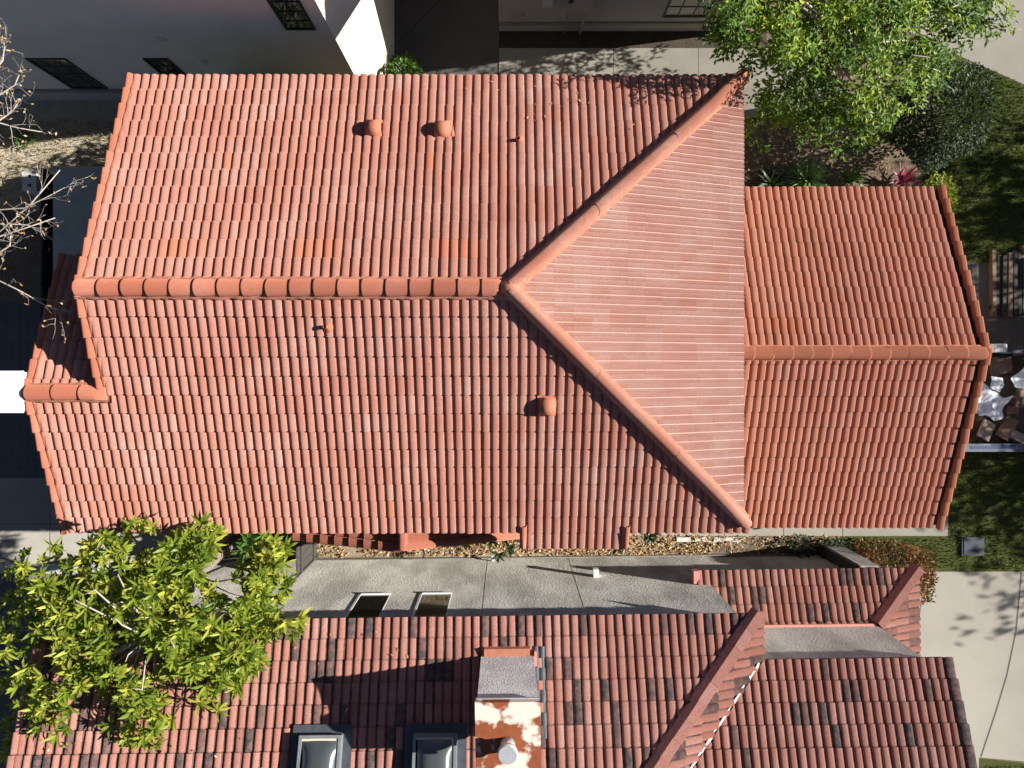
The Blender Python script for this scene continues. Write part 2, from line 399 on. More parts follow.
# lower (south) slope
clipH = (rend, V((0,0,1)).cross(hipL-rend)*-1)
if V(clipH[1]).dot(V((4,3,0))) < 0: clipH = (clipH[0], -V(clipH[1]))
clipHU = (rend, V((0,0,1)).cross(hipU-rend))
if V(clipHU[1]).dot(V((4,-3,0))) < 0: clipHU = (clipHU[0], -V(clipHU[1]))
ridge_clip_s = ((0,YR-.02,0), (0,1,0)); ridge_clip_n = ((0,YR+.02,0), (0,-1,0))
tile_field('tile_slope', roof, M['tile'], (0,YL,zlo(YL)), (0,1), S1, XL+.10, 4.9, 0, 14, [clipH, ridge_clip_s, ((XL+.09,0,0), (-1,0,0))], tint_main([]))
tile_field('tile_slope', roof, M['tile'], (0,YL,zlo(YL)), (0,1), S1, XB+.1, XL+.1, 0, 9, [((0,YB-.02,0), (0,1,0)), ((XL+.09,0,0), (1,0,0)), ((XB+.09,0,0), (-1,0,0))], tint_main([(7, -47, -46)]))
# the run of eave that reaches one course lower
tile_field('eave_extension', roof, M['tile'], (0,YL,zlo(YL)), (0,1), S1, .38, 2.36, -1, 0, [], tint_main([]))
for x in (.31, 2.42):
    cap_run('eave_end_cap', roof, M['cap'], (x, YL+.12, zlo(YL+.12)+.03), (x, YL-.37, zlo(YL-.37)+.03), .15, .10, .5)
# upper (north) slope; U runs towards -X
E_up = (0,YU,zup(YU))
def pxrow(px, py): 
    q = hit(px, py, (0,YU,zup(YU)), (0,S1,1)); return -q.x/PITCH, (YU-q.y)/EH
fr = []
for (a, b, py) in ((160,204,248), (298,345,248), (434,476,248)):
    ia, jj = pxrow(b, py); ib, _ = pxrow(a, py); fr.append((int(jj), round(ia), round(ib)))
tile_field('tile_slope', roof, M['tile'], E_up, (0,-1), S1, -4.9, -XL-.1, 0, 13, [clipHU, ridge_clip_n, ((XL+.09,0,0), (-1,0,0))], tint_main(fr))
# hip end (east): each tile has two narrow rolls, tinted paler than the other slopes
hip_cache = {}
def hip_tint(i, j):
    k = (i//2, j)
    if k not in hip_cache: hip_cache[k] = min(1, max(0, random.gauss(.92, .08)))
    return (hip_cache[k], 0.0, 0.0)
tile_field('tile_slope', roof, [M['tile'], M['tile_edge']], (XE-.04,0,ZR-SE*(XE-.04)), (-1,0), SE, -3.4, 6.0, 0, 14, [(clipH[0], -V(clipH[1])), (clipHU[0], -V(clipHU[1]))], hip_tint, barrel_profile(PITCH/2, .030, .013, 10, .6), PITCH/2, jit=.35, lift=.022, lip=.03, edge=2, seam_shade=.16)
# small gable at the west end, north slope
tile_field('tile_slope', roof, M['tile'], (0,2.2,ZB-S1*2.72), (0,-1), S1, 7.3, -XB-.1, 0, 8, [((0,YB+.02,0), (0,-1,0)), ((-7.3,0,0), (1,0,0)), ((XB+.09,0,0), (-1,0,0))], tint_main([]))
# caps
cap_run('ridge_cap', roof, M['cap'], (XL-.02,YR,ZR+.0), (-.05,YR,ZR+.0), .335, .17, .43, .90, .0, .0)
mortar_strip('mortar_bed', roof, (XL-.05,YR,ZR-.02), (0,YR,ZR-.02), .42, .07)
cap_run('ridge_cap', roof, M['cap'], (XB,YB,ZB+.01), (XL+.12,YB,ZB+.01), .30, .14, .5, .93, .02, .0)
mortar_strip('mortar_bed', roof, (XB-.05,YB,ZB-.02), (XL+.2,YB,ZB-.02), .40, .07)
for e in (hipU, hipL):
    dd = (e-rend).normalized(); en = e + dd*.06
    cap_run('hip_cap', roof, M['hipcap'], rend+V((0,0,.05)), en+V((0,0,.05)), .25, .205, 2.3, .98, .03)
    sd = dd.cross(V((0,0,1))).normalized()
    if sd.x < 0: sd = -sd
    mortar_strip('mortar_bed', roof, rend+sd*.125, en+sd*.125, .10, .045)
    mortar_strip('mortar_bed', roof, rend-sd*.10, en-sd*.10, .12, .03)
m = MB(); m.tube([rend+V((-.12,0,.02)), rend+V((-.06,0,.08)), rend+V((.04,0,.13)), rend+V((.14,0,.06)), rend+V((.2,0,-.02))], [.07,.12,.135,.12,.05], 12); m.build('ridge_junction', M['mortar'], roof)
# rakes: stepped edge tiles and a bead of orange mortar
def rake(parent, mat, x, ya, yb, zf, s, h, rows, prof=RAKE, mort=True, mside=.105, mw=.15):
    E = V((x, ya, zf(ya))); sg = 1 if h[1] > 0 else -1
    pr = [(a, b) for a, b in prof]
    if True:
        U, Vd, N, k = frame(h, s)
        pr = sorted([(a*(1 if U.x > 0 else -1), b) for a, b in prof]) if U.x < 0 else pr
        if U.x < 0: pr = [(-a, b) for a, b in prof][::-1]
    clips = [((0,yb,0), (0, 1 if yb > ya else -1, 0))]
    tile_field('rake_tile', parent, mat, E, h, s, 0, .01, 0, rows, clips, lambda i, j: (random.random(), 0, ru(0,.35)), pr, .5, .8, .06)
    if mort: mortar_strip('mortar_bed', parent, V((x+mside,ya,zf(ya)+.0)), V((x+mside,yb,zf(yb)+.0)), mw, .062)
zs = lambda y: ZB - S1*(y-YB)
rake(roof, M['cap'], XL, YU, YR, zup, S1, (0,-1), 13)
rake(roof, M['cap'], XL, YB, YR, zlo, S1, (0,1), 6)
rake(roof, M['cap'], XB, YL, YB, zlo, S1, (0,1), 9)
rake(roof, M['cap'], XB, 2.2, YB, zs, S1, (0,-1), 8)
# hoods and pipes on the roof
def hood(px, py, co, no, upd, wd=.31, hh=.19, ln=.36):
    q = hit(px, py, co, no); N = V(no).normalized(); X = V((1,0,0)); A = N.cross(X).normalized()
    m = MB(); n = 9; b = 0
    for xo, rr in ((-wd/2, 1), (wd/2, 1), (wd/2, .86), (-wd/2, .86)):
        for i in range(n+1):
            t = math.pi*i/n
            m.v.append(q + X*xo + A*(math.cos(t)*ln/2*rr) + N*(math.sin(t)**.8*hh*rr + .03))
    for r in range(4):
        r2 = (r+1) % 4
        for i in range(n): m.face([r*(n+1)+i+1, r*(n+1)+i, r2*(n+1)+i, r2*(n+1)+i+1], sm=(r in (0, 2)))
    o = m.build('roof_vent', M['vent'], roof)
    mortar_strip('vent_mortar', roof, q - X*(wd/2+.03) + A*upd*ln*.55, q + X*(wd/2+.04) + A*upd*ln*.55, .12, .055)
    mortar_strip('vent_mortar', roof, q + X*(wd/2+.03) - A*ln*.4, q + X*(wd/2+.03) + A*ln*.4, .09, .05)
upP, upN, loP, loN = (0,YU,zup(YU)), (0,S1,1), (0,YL,zlo(YL)), (0,-S1,1)
hood(375, 131, upP, upN, -1); hood(443, 132, upP, upN, -1); hood(547, 405, loP, loN, 1)
for (px, py, co, no) in ((327, 327, loP, loN), (518, 141, upP, upN)):
    q = hit(px, py, co, no); m = MB()
    m.tube([q+V((0,0,-.05)), q+V((0,0,.17))], .038, 10, cap=False); m.tube([q+V((0,0,.17)), q+V((0,0,.0))], .028, 10, cap=False)
    m.poly([q+V((math.cos(a)*.03, math.sin(a)*.03, .08)) for a in [i*.6283 for i in range(10)]], mi=1)
    m.tube([q+V((.02,0,.0)), q+V((.02,0,.045)), q+V((0,0,.075))], [.115,.10,.045], 10)
    m.build('vent_pipe', [M['vent'], M['frame_dark']], roof)
# lower bay gable under the south eave
bx, by, bz = -2.3, -3.97, 3.57; bs = .40; bw = 2.65
m = MB()
m.slab([(bx-bw,by,bz-bs*bw-.02), (bx,by,bz-.02), (bx,-3.05,bz-.02), (bx-bw,-3.05,bz-bs*bw-.02)], .09)
m.slab([(bx,by,bz-.02), (bx+bw,by,bz-bs*bw-.02), (bx+bw,-3.05,bz-bs*bw-.02), (bx,-3.05,bz-.02)], .09)
bay = m.build('bay_roof', M['deck'], house)
tile_field('tile_slope', bay, M['cap'], (bx-bw,0,bz-bs*bw), (1,0), bs, -3.1-(-0.0)-0, by*-1, 0, 8, [((bx-.02,0,0), (1,0,0)), ((0,by+.02,0), (0,-1,0)), ((0,-3.08,0), (0,1,0))]) if False else None
U_, V_, N_, k_ = frame((1,0), bs)
tile_field('tile_slope', bay, M['cap'], (bx-bw,0,bz-bs*bw), (1,0), bs, 3.05, 3.96, 0, 8, [((bx-.02,0,0), (1,0,0)), ((0,by+.02,0), (0,-1,0)), ((0,-3.08,0), (0,1,0))])
tile_field('tile_slope', bay, M['cap'], (bx+bw,0,bz-bs*bw), (-1,0), bs, -3.96, -3.05, 0, 8, [((bx+.02,0,0), (-1,0,0)), ((0,by+.02,0), (0,-1,0)), ((0,-3.08,0), (0,1,0))])
tile_field('rake_tile', bay, M['cap'], (bx-bw,by,bz-bs*bw), (1,0), bs, 0, .01, 0, 8, [((bx-.05,0,0), (1,0,0))], lambda i, j: (ru(.2,.7), 0, 0), [(-.09,.055), (.0,.06), (.12,.05), (.125,-.14)], .5, .8, .05)
cap_run('rake_cap', bay, M['cap'], (bx-.02,by,bz+.02), (bx+bw,by,bz-bs*bw+.02), .19, .12, 2.7, .97)
cap_run('ridge_cap', bay, M['cap'], (bx,by-.05,bz+.02), (bx,-3.1,bz+.02), .22, .14, .5, .95)
m = MB(); m.box(bx-bw+.3, bx+bw-.3, by+.25, -3.11, -.05, 2.45); m.poly([(bx-bw+.3,by+.25,2.45), (bx+bw-.3,by+.25,2.45), (bx,by+.25,3.4)]); m.build('bay_wall', M['mainwall'], house)
# wing
WS, WZ, WY, WX = .395, 3.6, .262, 10.42
WU, WL = 4.23, -3.88
zwu = lambda y: WZ - WS*(y-WY); zwl = lambda y: WZ - WS*(WY-y)
m = MB()
m.slab(lw([(4.46,WY,WZ), (WX,WY,WZ), (WX,WU,zwu(WU)), (4.46,WU,zwu(WU))])[::-1], T)
m.slab(lw([(4.46,WL,zwl(WL)), (WX,WL,zwl(WL)), (WX,WY,WZ), (4.46,WY,WZ)]), T)
wing = m.build('wing_roof', M['deck'], house)
def wpx(px, py, top):
    q = hit(px, py, (0,WU,zwu(WU)), (0,WS,1)); return -q.x/PITCH, (WU-q.y)/EH
fr = []
for (a, b, py) in ((768,802,324), (875,905,322)):
    ia, jj = wpx(b, py, 1); ib, _ = wpx(a, py, 1); fr.append((int(jj), round(ia), round(ib)))
tile_field('tile_slope', wing, M['wingtile'], (0,WU,zwu(WU)), (0,-1), WS, -WX+.2, -4.5, 0, 12, [((0,WY+.02,0), (0,-1,0)), ((WX-.17,0,0), (1,0,0))], tint_main(fr))
tile_field('tile_slope', wing, M['wingtile'], (0,WL,zwl(WL)), (0,1), WS, 4.5, WX-.17, 0, 12, [((0,WY-.02,0), (0,1,0)), ((WX-.17,0,0), (1,0,0))], tint_main([]))
cap_run('ridge_cap', wing, M['wingcap'], (WX-.06,WY,WZ+.02), (4.5,WY,WZ+.02), .30, .16, .415, .985, .02, .0, round_ends=True)
mortar_strip('mortar_bed', wing, (4.5,WY,WZ-.02), (WX,WY,WZ-.02), .36, .05)
WRK = [(-.08,-.02), (-.078,.07), (-.055,.09), (.02,.095), (.06,.08), (.075,.0), (.075,-.20)]
rake(wing, M['wingcap'], WX, WU, WY, zwu, WS, (0,-1), 12, WRK, False)
rake(wing, M['wingcap'], WX, WL, WY, zwl, WS, (0,1), 12, WRK, False)
# white flue at the west gable
m = MB(); m.box(-10.5, -9.17, -.87, -.14, -.05, 5.60); m.box(-10.53, -9.14, -.90, -.11, 5.6005, 5.66); m.build('white_chimney', M['white'], house)
for ya, xa, xb in ((YU+.0, -7.7, 4.7), (YL+.09, -9.0, .2)):
    z_ = (zup(YU) if ya > 0 else zlo(YL)) - .14
    m = MB(); m.tube([(xa,ya,z_), (xb,ya,z_)], .055, 8); m.build('gutter', M['gutter'], house)

# ------------------------------------------------------------------ the house to the south, older tiles
S2 = .40; Z2 = 18.5-13.6; Y2 = -5.02; XR2 = -9.25; XC2 = 4.95; W2 = -5.20
h2 = thing('stucco_house', (1.0, -5.02, 0), 'neighbouring grey stucco house with old blackened barrel tiles, chimney and two skylights', 'house', rz=.0125)
z2 = lambda y: Z2 + S2*(Y2-y)
YR2 = Y2-5.2
m = MB()
m.box(-9.0, 4.75, YR2-4.6, W2, -.05, Z2-.06)
m.box(4.752, 8.44, YR2-4.5, -6.06, -.05, 4.80)
m.box(4.752, 8.45, -6.058, W2-.03, -.05, 2.22)            # ground floor under the skirt roof
m.box(8.42, 8.85, -5.195, -4.88, -.05, 2.22)               # pier by the corner
wall2 = m.build('wall', M['stucco_old'], h2)
m = MB(); m.box(8.36, 8.418, -5.195, -4.90, .02, 2.1); m.build('pier_shade_panel', M['frame_dark'], h2)  # dark sheet laid on the pier's west face in place of its shade
m = MB(); m.box(-9.0, 8.2, W2, W2+.02, -.05, .10); m.box(-9.0, 8.2, W2+.0201, W2+.03, -.05, .05, mi=1); m.build('wall_base', [M['belt'], M['gutter']], h2)
# control joints in the stucco
for x in (-.55, 1.62):
    m = MB(); m.box(x, x+.009, W2+.0005, W2+.002, .14, Z2-.3); m.build('control_joint', M['stucco_line'], h2)
# windows in the north wall
for (xa, xb, za, zb) in ((-3.36, -2.70, 18.5-15.6, 18.5-14.05), (-1.96, -1.30, 18.5-15.6, 18.5-14.05)):
    m = MB(); m.box(xa-.05, xa, W2-.02, W2+.012, za-.05, zb); m.box(xb, xb+.012, W2-.02, W2+.008, za-.05, zb); m.box(xa, xb, W2-.02, W2+.03, za-.06, za)
    wn = m.build('window', M['white'], h2)
    m = MB(); m.box(xa, xb, W2-.02, W2+.004, za, zb); m.build('pane', M['glass'], wn)
# fittings on the wall
q = V((2.15, W2, 18.5-16.75)); m = MB(); m.box(q.x-.06, q.x+.07, W2+.001, W2+.19, q.z-.10, q.z+.08); m.build('wall_lamp', M['white'], h2)
m = MB(); m.box(-.43, -.36, W2+.001, W2+.16, .30, .36); m.build('hose_tap', M['boxgrey'], h2)
# roof decks
m = MB()
hd = V((-.93, -1, 0)); hs = 1.0
def hp(u): return V((XC2-.93*u, Y2-u, Z2+S2*u))
top = hp(5.2)
m.slab(lw([(XR2,YR2,z2(YR2)), (top.x,YR2,z2(YR2)), (XC2,Y2,Z2), (XR2,Y2,Z2)])[::-1], T)
m.slab(lw([(XR2,YR2,z2(YR2)), (XR2,YR2-5.2,Z2), (XC2,YR2-5.2,Z2), (top.x,YR2,z2(YR2))]), T)
m.slab(lw([(XC2,Y2,Z2), (top.x,YR2,z2(YR2)), (XC2,YR2-5.2,Z2)])[::-1], T)
m.poly([(-9.0,W2,Z2-.06), (-9.0,YR2,z2(YR2)-.2), (-9.0,YR2-4.6,Z2-.06)])
roof2 = m.build('roof', M['deck'], h2)
def tint_old(pd, clump=True):
    def f(i, j):
        dk = 0.0
        n = noise.noise(V((i*.23, j*.5, 3.1)))
        if random.random() < pd*(.8+1.8*n): dk = ru(.75, 1.0)
        elif random.random() < .1: dk = ru(.05, .25)
        return (min(1, max(0, random.gauss(.5, .24))), dk, 0.0)
    return f
OLDP = barrel_profile(PITCH, .040, .040)
clipE = (V((XC2,Y2,0)), V((1,-.93,0)))
cuts = [clipE, ((0,YR2,0), (0,-1,0)), ((XR2+.06,0,0), (-1,0,0))]
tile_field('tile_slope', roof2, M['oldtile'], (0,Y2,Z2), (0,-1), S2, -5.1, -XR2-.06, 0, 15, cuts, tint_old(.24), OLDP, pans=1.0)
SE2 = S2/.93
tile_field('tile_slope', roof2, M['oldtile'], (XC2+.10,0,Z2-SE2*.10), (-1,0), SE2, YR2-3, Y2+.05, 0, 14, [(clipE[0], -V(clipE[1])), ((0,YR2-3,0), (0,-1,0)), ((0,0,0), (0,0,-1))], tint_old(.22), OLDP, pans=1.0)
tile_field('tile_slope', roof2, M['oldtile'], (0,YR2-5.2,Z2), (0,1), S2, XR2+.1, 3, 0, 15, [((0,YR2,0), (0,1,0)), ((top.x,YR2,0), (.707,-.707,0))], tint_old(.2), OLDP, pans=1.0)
# hip with flat-sided old caps
a, b = hp(-.03), hp(5.2)
cap_run('hip_cap', roof2, M['oldcap'], b+V((0,0,.03)), a+V((0,0,.03)), .36, .15, .42, .97, .015, n=3, flat=True)
cap_run('ridge_cap', roof2, M['oldcap'], (XR2,YR2,z2(YR2)), (top.x,YR2,z2(YR2)), .32, .17, .43, .93)
tile_field('rake_tile', roof2, M['oldtile'], (XR2,Y2,Z2), (0,-1), S2, 0, .01, 0, 15, [((0,YR2,0), (0,-1,0))], lambda i, j: (random.random(), ru(0,.4), 0), [(-a_, b_) for a_, b_ in RAKE][::-1], .5, 1, .045)
# third roof, to the right, behind the valley
Y3, Z3, X3 = -5.96, 18.5-13.62, 8.70
z3 = lambda y: Z3 + S2*(Y3-y)
m = MB()
m.slab(lw([(4.2,YR2,z3(YR2)), (X3,YR2,z3(YR2)), (X3,Y3,Z3), (4.2,Y3,Z3)])[::-1], T)
m.slab(lw([(4.2,YR2,z3(YR2)), (4.2,YR2-4.4,Z3), (X3,YR2-4.4,Z3), (X3,YR2,z3(YR2))]), T)
m.poly([(8.44,-6.06,4.8), (8.44,YR2,z3(YR2)-.2), (8.44,YR2-4.4,4.8)][::-1])
roof3 = m.build('side_roof', M['deck'], h2)
# valley line on plan between the hip end and the third roof
vA = V((4.99, Y3, 0)); k3 = (SE2); vdir = V((-S2/SE2*1.0, -1, 0))
vN = V((-vdir.y, vdir.x, 0))*-1
if vN.x > 0: vN = -vN
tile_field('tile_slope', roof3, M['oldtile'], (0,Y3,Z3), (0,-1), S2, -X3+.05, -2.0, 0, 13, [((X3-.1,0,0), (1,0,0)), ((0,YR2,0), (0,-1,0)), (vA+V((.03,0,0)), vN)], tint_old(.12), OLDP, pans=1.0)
tile_field('rake_tile', roof3, M['oldtile'], (X3+.02,Y3,Z3), (0,-1), S2, 0, .01, 0, 13, [((0,YR2,0), (0,-1,0))], lambda i, j: (random.random(), ru(.9,1), 0), [(-.10,-.16), (-.10,.05), (.02,.055), (.10,.03), (.11,-.02)], .5, 1, .045)
# white valley flashing, crumpled
m = MB(); pts = []
L3 = 5.0; nn = 60; vd = vdir.normalized()
for i in range(nn+1):
    q = vA + vd*(L3*i/nn); q.z = z3(q.y) + .055 + ru(-.006,.01); sd = V((-vd.y, vd.x, 0)); wl, wr = ru(.012,.035), ru(.012,.035)
    m.v += [q + sd*wl + V((ru(-.008,.008),0,0)), q - sd*wr + V((0,0,.004))]
for i in range(nn): m.face([2*i, 2*i+1, 2*i+3, 2*i+2], sm=True)
m.build('valley_flashing', M['whiteblock'], roof3)
# skirt roof round the corner
Y4, Z4, YW4 = -4.93, 2.36, -6.06; X4w, X4 = 8.44, 9.65
s4 = .40; zc = Z4 + s4*(Y4-YW4)
m = MB()
m.slab(lw([(4.42,YW4,zc), (X4w,YW4,zc), (X4,Y4,Z4), (4.42,Y4,Z4)])[::-1], .10)
m.slab(lw([(X4w,YW4,zc), (X4w,YW4-4,zc), (X4,YW4-4,Z4), (X4,Y4,Z4)]), .10)
skirt = m.build('skirt_roof', M['deck'], h2)
hc = (V((X4,Y4,0)), V((1,-1.03,0)))
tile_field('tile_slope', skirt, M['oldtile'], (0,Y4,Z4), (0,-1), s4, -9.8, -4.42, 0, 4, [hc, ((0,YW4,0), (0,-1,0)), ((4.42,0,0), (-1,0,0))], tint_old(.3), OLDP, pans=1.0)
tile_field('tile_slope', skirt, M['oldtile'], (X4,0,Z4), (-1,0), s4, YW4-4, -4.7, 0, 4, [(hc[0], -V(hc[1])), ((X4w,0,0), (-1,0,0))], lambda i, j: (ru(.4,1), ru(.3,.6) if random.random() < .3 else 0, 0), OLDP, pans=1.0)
cap_run('hip_cap', skirt, M['oldcap'], (X4w+.02,YW4,zc+.03), (X4+.03,Y4+.03,Z4+.03), .34, .15, 1.7, .98, .02, n=3, flat=True)
m = MB(); m.box(4.80, 8.40, YW4+.002, YW4+.055, zc, zc+.09); m.box(4.36, 4.50, Y4-.25, Y4+.05, Z4-.06, Z4+.12); m.box(4.36,4.58,Y4-.36,Y4-.2501,Z4-.02,Z4+.09); m.build('wall_flashing', M['pinkflash'], skirt)
# chimney
def r2(px, py): return hit(px, py, (0,Y2,Z2), (0,S2,1))
cy0 = -5.64; cxa, cxb = -.53, .50; ct = 18.5-11.42; cb = z2(cy0)
m = MB(); m.box(cxa, cxb, cy0-1.15, cy0, cb-.4, ct); ch = m.build('chimney', M['chimney_stucco'], h2)
m = MB(); m.box(cxa-.03, cxb+.03, cy0-1.18, cy0+.03, ct+.001, ct+.045)
m.box(cxa-.03, cxb+.03, cy0+.0302, cy0+.036, ct-.06, ct+.045); m.build('chimney_cap', M['rust'], ch)
m = MB(); m.box(cxa-.015, cxb+.015, cy0+.001, cy0+.05, ct-.10, ct-.0605); m.build('cap_drip_edge', M['galv'], ch)
m = MB(); fc = V((-.02, cy0-.66, ct+.04))
m.tube([fc, fc+V((0,0,.26))], .125, 18); m.tube([fc+V((0,0,.262)), fc+V((0,0,.30)), fc+V((0,0,.34))], [.165,.165,.15], 22); m.build('flue_pipe', M['galv'], ch)
m = MB(); m.box(cxa+.06, cxb-.08, cy0+.002, cy0+.15, cb-.1, cb+.12); m.build('chimney_flashing', M['mortar'], ch)
m = MB(); m.box(cxb+.002, cxb+.05, cy0-1.1, cy0+.1, cb-.2, cb+.13); m.build('chimney_flashing', M['pinkflash'], ch)
tile_field('chimney_flashing', ch, M['lead'], (0,cy0+.1,z2(cy0+.1)), (0,-1), S2, -(cxb+.17), -(cxb+.05), 0, 4, [], None, barrel_profile(.12,.05,.01), .12)
# skylights
def skylight(x0, x1, ytop):
    U, Vd, N, k = frame((0,-1), S2)
    o = V(((x0+x1)/2, ytop, z2(ytop))); wd = x1-x0; ln = 1.25
    m = MB(); m.obox(o + Vd*(ln/2) + N*.072, U*wd, Vd*(ln), N*.02)
    sk = m.build('skylight', M['lead'], h2)
    m = MB(); wi = wd*.70; li = 1.0; off = .16; fh = .17; t = .055
    cc = o + Vd*(off+li/2) + N*.0925
    m.obox(cc - U*(wi/2-t/2), U*t, Vd*li, N*fh); m.obox(cc + U*(wi/2-t/2), U*t, Vd*li, N*fh)
    m.obox(cc - Vd*(li/2-t/2), U*(wi-2*t), Vd*t, N*fh); m.obox(cc + Vd*(li/2-t/2), U*(wi-2*t), Vd*t, N*fh)
    m.build('frame', M['skyframe'], sk)
    m = MB(); wj = wi-2*t; lj = li-2*t; t2 = .04
    m.obox(cc - U*(wj/2-t2/2), U*t2, Vd*lj, N*(fh-.02)); m.obox(cc - Vd*(lj/2-t2/2) + U*(t2/2), U*(wj-t2), Vd*t2, N*(fh-.02)); m.build('inner_frame', M['cream'], sk)
    m = MB(); nx, ny = 12, 14; wk, lk_ = wj-.045, lj-.045
    for a in range(nx+1):
        for b in range(ny+1):
            fa, fb = a/nx, b/ny
            hh = .03 + .13*((1-abs(2*fa-1)**3)*(1-abs(2*fb-1)**3))
            m.v.append(cc + U*((fa-.5)*wk*-1 + (-.02 if False else 0)) + Vd*((fb-.5)*lk_) + N*(fh-.06+hh))
    for a in range(nx):
        for b in range(ny):
            i = a*(ny+1)+b; m.face([i+1, i+ny+2, i+ny+1, i][::-1] if False else [i, i+1, i+ny+2, i+ny+1], sm=True)
    m.build('dome', M['dome'], sk)
for (pa, pb) in ((294, 353), (405, 466)):
    q0, q1 = r2(pa, 721), r2(pb, 721)
    yt = -6.73 
    skylight(q0.x, q1.x, q0.y)

# ------------------------------------------------------------------ the houses to the north
nw = thing('white_house', (-9, 9, 0), 'white stucco house with splayed sunlit corner, at the upper left', 'house')
YN = 7.18; NH = 18.5-12.3
cA, cB = V((-3.80,YN,0)), V((-3.08,7.96,0))
m = MB(); m.prism([(-20,YN), (-3.80,YN), (-3.08,7.96), (-3.08,20), (-20,20)], -.05, NH); m.build('wall', M['stucco_white'], nw)
m = MB(); m.prism([(-20,YN-.06), (-3.84,YN-.06), (-3.84,YN-.001), (-20,YN-.001)], .62, .74); m.box(-20, -3.84, YN-.02, YN-.001, -.05, .619, mi=1); m.build('belt_course', [M['belt'], M['stucco_cream']], nw)
def window(parent, xa, xb, y, za, zb, nv, nh, teal=False, side=-1):
    """recess-look window on a wall facing -y"""
    m = MB(); t = .05
    m.box(xa, xa+t, y-.03, y-.001, za, zb); m.box(xb-t, xb, y-.03, y-.001, za, zb)
    m.box(xa+t, xb-t, y-.03, y-.001, za, za+t); m.box(xa+t, xb-t, y-.03, y-.001, zb-t, zb)
    wn = m.build('window', M['frame_dark'], parent)
    m = MB()
    for i in range(1, nv): x = xa+(xb-xa)*i/nv; m.box(x-.014, x+.014, y-.022, y-.0105, za+t, zb-t)
    for i in range(1, nh): z = za+(zb-za)*i/nh; m.box(xa+t, xb-t, y-.0215, y-.010, z-.014, z+.014)
    m.build('glazing_bars', M['frame_dark'], wn)
    m = MB(); m.box(xa+t, xb-t, y-.010, y-.001, za+t, zb-t); m.build('pane', M['glass_teal' if teal else 'glass'], wn)
    return wn
window(nw, -11.30, -10.36, YN, .80, 2.53, 3, 4, True)
window(nw, -8.55, -7.95, YN, .80, 2.53, 2, 4)
window(nw, -4.74, -4.10, YN, 3.90, 5.4, 2, 4)
for (px, py) in ((160,39), (202,61)):
    Z = YN*F/(CY-py); q = P(px, py, Z); m = MB(); m.tube([q+V((0,.02,0)), q+V((0,-.10,0))], [.10,.085], 10); m.build('wall_vent', M['stucco_white'], nw)
m = MB(); m.slab([(-20.4,YN-.35,NH), (-3.4,YN-.35,NH), (-2.8,8.1,NH), (-2.8,13.5,NH+1.9), (-20.4,13.5,NH+2.1)], .15); m.build('roof', M['oldtile'], nw)
ne = thing('beige_house', (4, 12, 0), 'grey beige stucco house with utility boxes and gridded window, at the top', 'house')
YE, EHT = 9.04, 18.5-12.9
m = MB(); m.box(-.24, 6.4, YE, 20, -.05, EHT); m.build('wall', M['stucco_cream'], ne)
m = MB(); m.box(-.24, 6.39, YE-.05, YE-.001, .42, .52); m.build('belt_course', M['belt'], ne)
window(ne, 4.0, 5.15, YE, .78, 2.3, 3, 3)
m = MB(); m.box(.86, 1.10, YE-.12, YE-.001, 1.45, 1.80); m.build('meter_box', M['boxgrey'], ne)
m = MB(); m.box(1.62, 2.10, YE-.16, YE-.001, 1.35, 2.2); m.build('meter_box', M['stucco_cream'], ne)
m = MB(); m.tube([(1.95,YE-.08,1.4), (1.95,YE-.08,.0)], .035, 8); m.tube([(1.52,YE-.07,1.0), (1.52,YE-.07,0)], .025, 8); m.tube([(1.52,YE-.07,.35), (1.95,YE-.08,.35)], .02, 8); m.build('pipe', M['pipe'], ne)
m = MB(); m.box(1.50, 1.62, YE-.10, YE-.001, 1.6, 2.0); m.build('meter_box', M['frame_dark'], ne)
m = MB(); m.tube([(.05,YE-.05,.75), (.2,YE-.10,.95), (.42,YE-.08,1.05)], .03, 7); m.build('hose_tap', M['pipe'], ne)
m = MB(); m.box(-.6, .35, 7.7, 9.03, EHT+.12, EHT+.9); m.build('shade_block', M['stucco_cream'], ne)  # unseen block added to shade the top of the splayed white corner
m = MB(); m.slab([(-.3,9.03,EHT+.12), (6.5,9.03,EHT+.12), (6.5,14,EHT+2), (-.3,14,EHT+2)], .12); m.build('roof', M['oldtile'], ne)

# ------------------------------------------------------------------ ground
def sheet(name, pts, z, mat, th=None):
    m = MB(); m.poly([(p[0], p[1], z) for p in pts]); return struct(m, name, mat)
def rect(x0, x1, y0, y1): return [(x0,y0), (x1,y0), (x1,y1), (x0,y1)]
sheet('ground', rect(-150,150,-150,150), 0, M['soil'])
sheet('courtyard_paving', rect(-3.3,-.25,5.6,16), .010, M['greyconc'])
m = MB(); m.box(-3.3, -.25, 8.05, 8.07, .0105, .014); m.poly([(-3.1,8.6,.014), (-3.08,8.58,.014), (-1.9,9.8,.014), (-1.93,9.82,.014)]); struct(m, 'courtyard_joints', M['joint'])
sheet('planting_strip', rect(-.24,7,8.58,9.04), .006, M['darksoil'])
m = MB(); m.box(-.24, 8.6, 6.7, 8.57, -.05, .03); struct(m, 'walkway', M['walk'])
m = MB()
for x in (2.85, 5.15, 7.3): m.box(x, x+.012, 6.7, 8.57, .0305, .033)
struct(m, 'walkway_joints', M['joint'])
sheet('dry_verge', rect(-40,-7.4,4.2,7.17), .006, M['drygrass'])
sheet('paved_yard', rect(-14,-7.4,-3.05,1.7), .008, M['darkpave'])
m = MB()
for i in range(24): m.box(-14, -7.4, -3.0+i*.2, -2.99+i*.2, .0085, .0115)
for i in range(32): m.box(-14+i*.2, -13.99+i*.2, -3.0, 1.7, .0085, .0110)
struct(m, 'paver_joints', M['joint'])
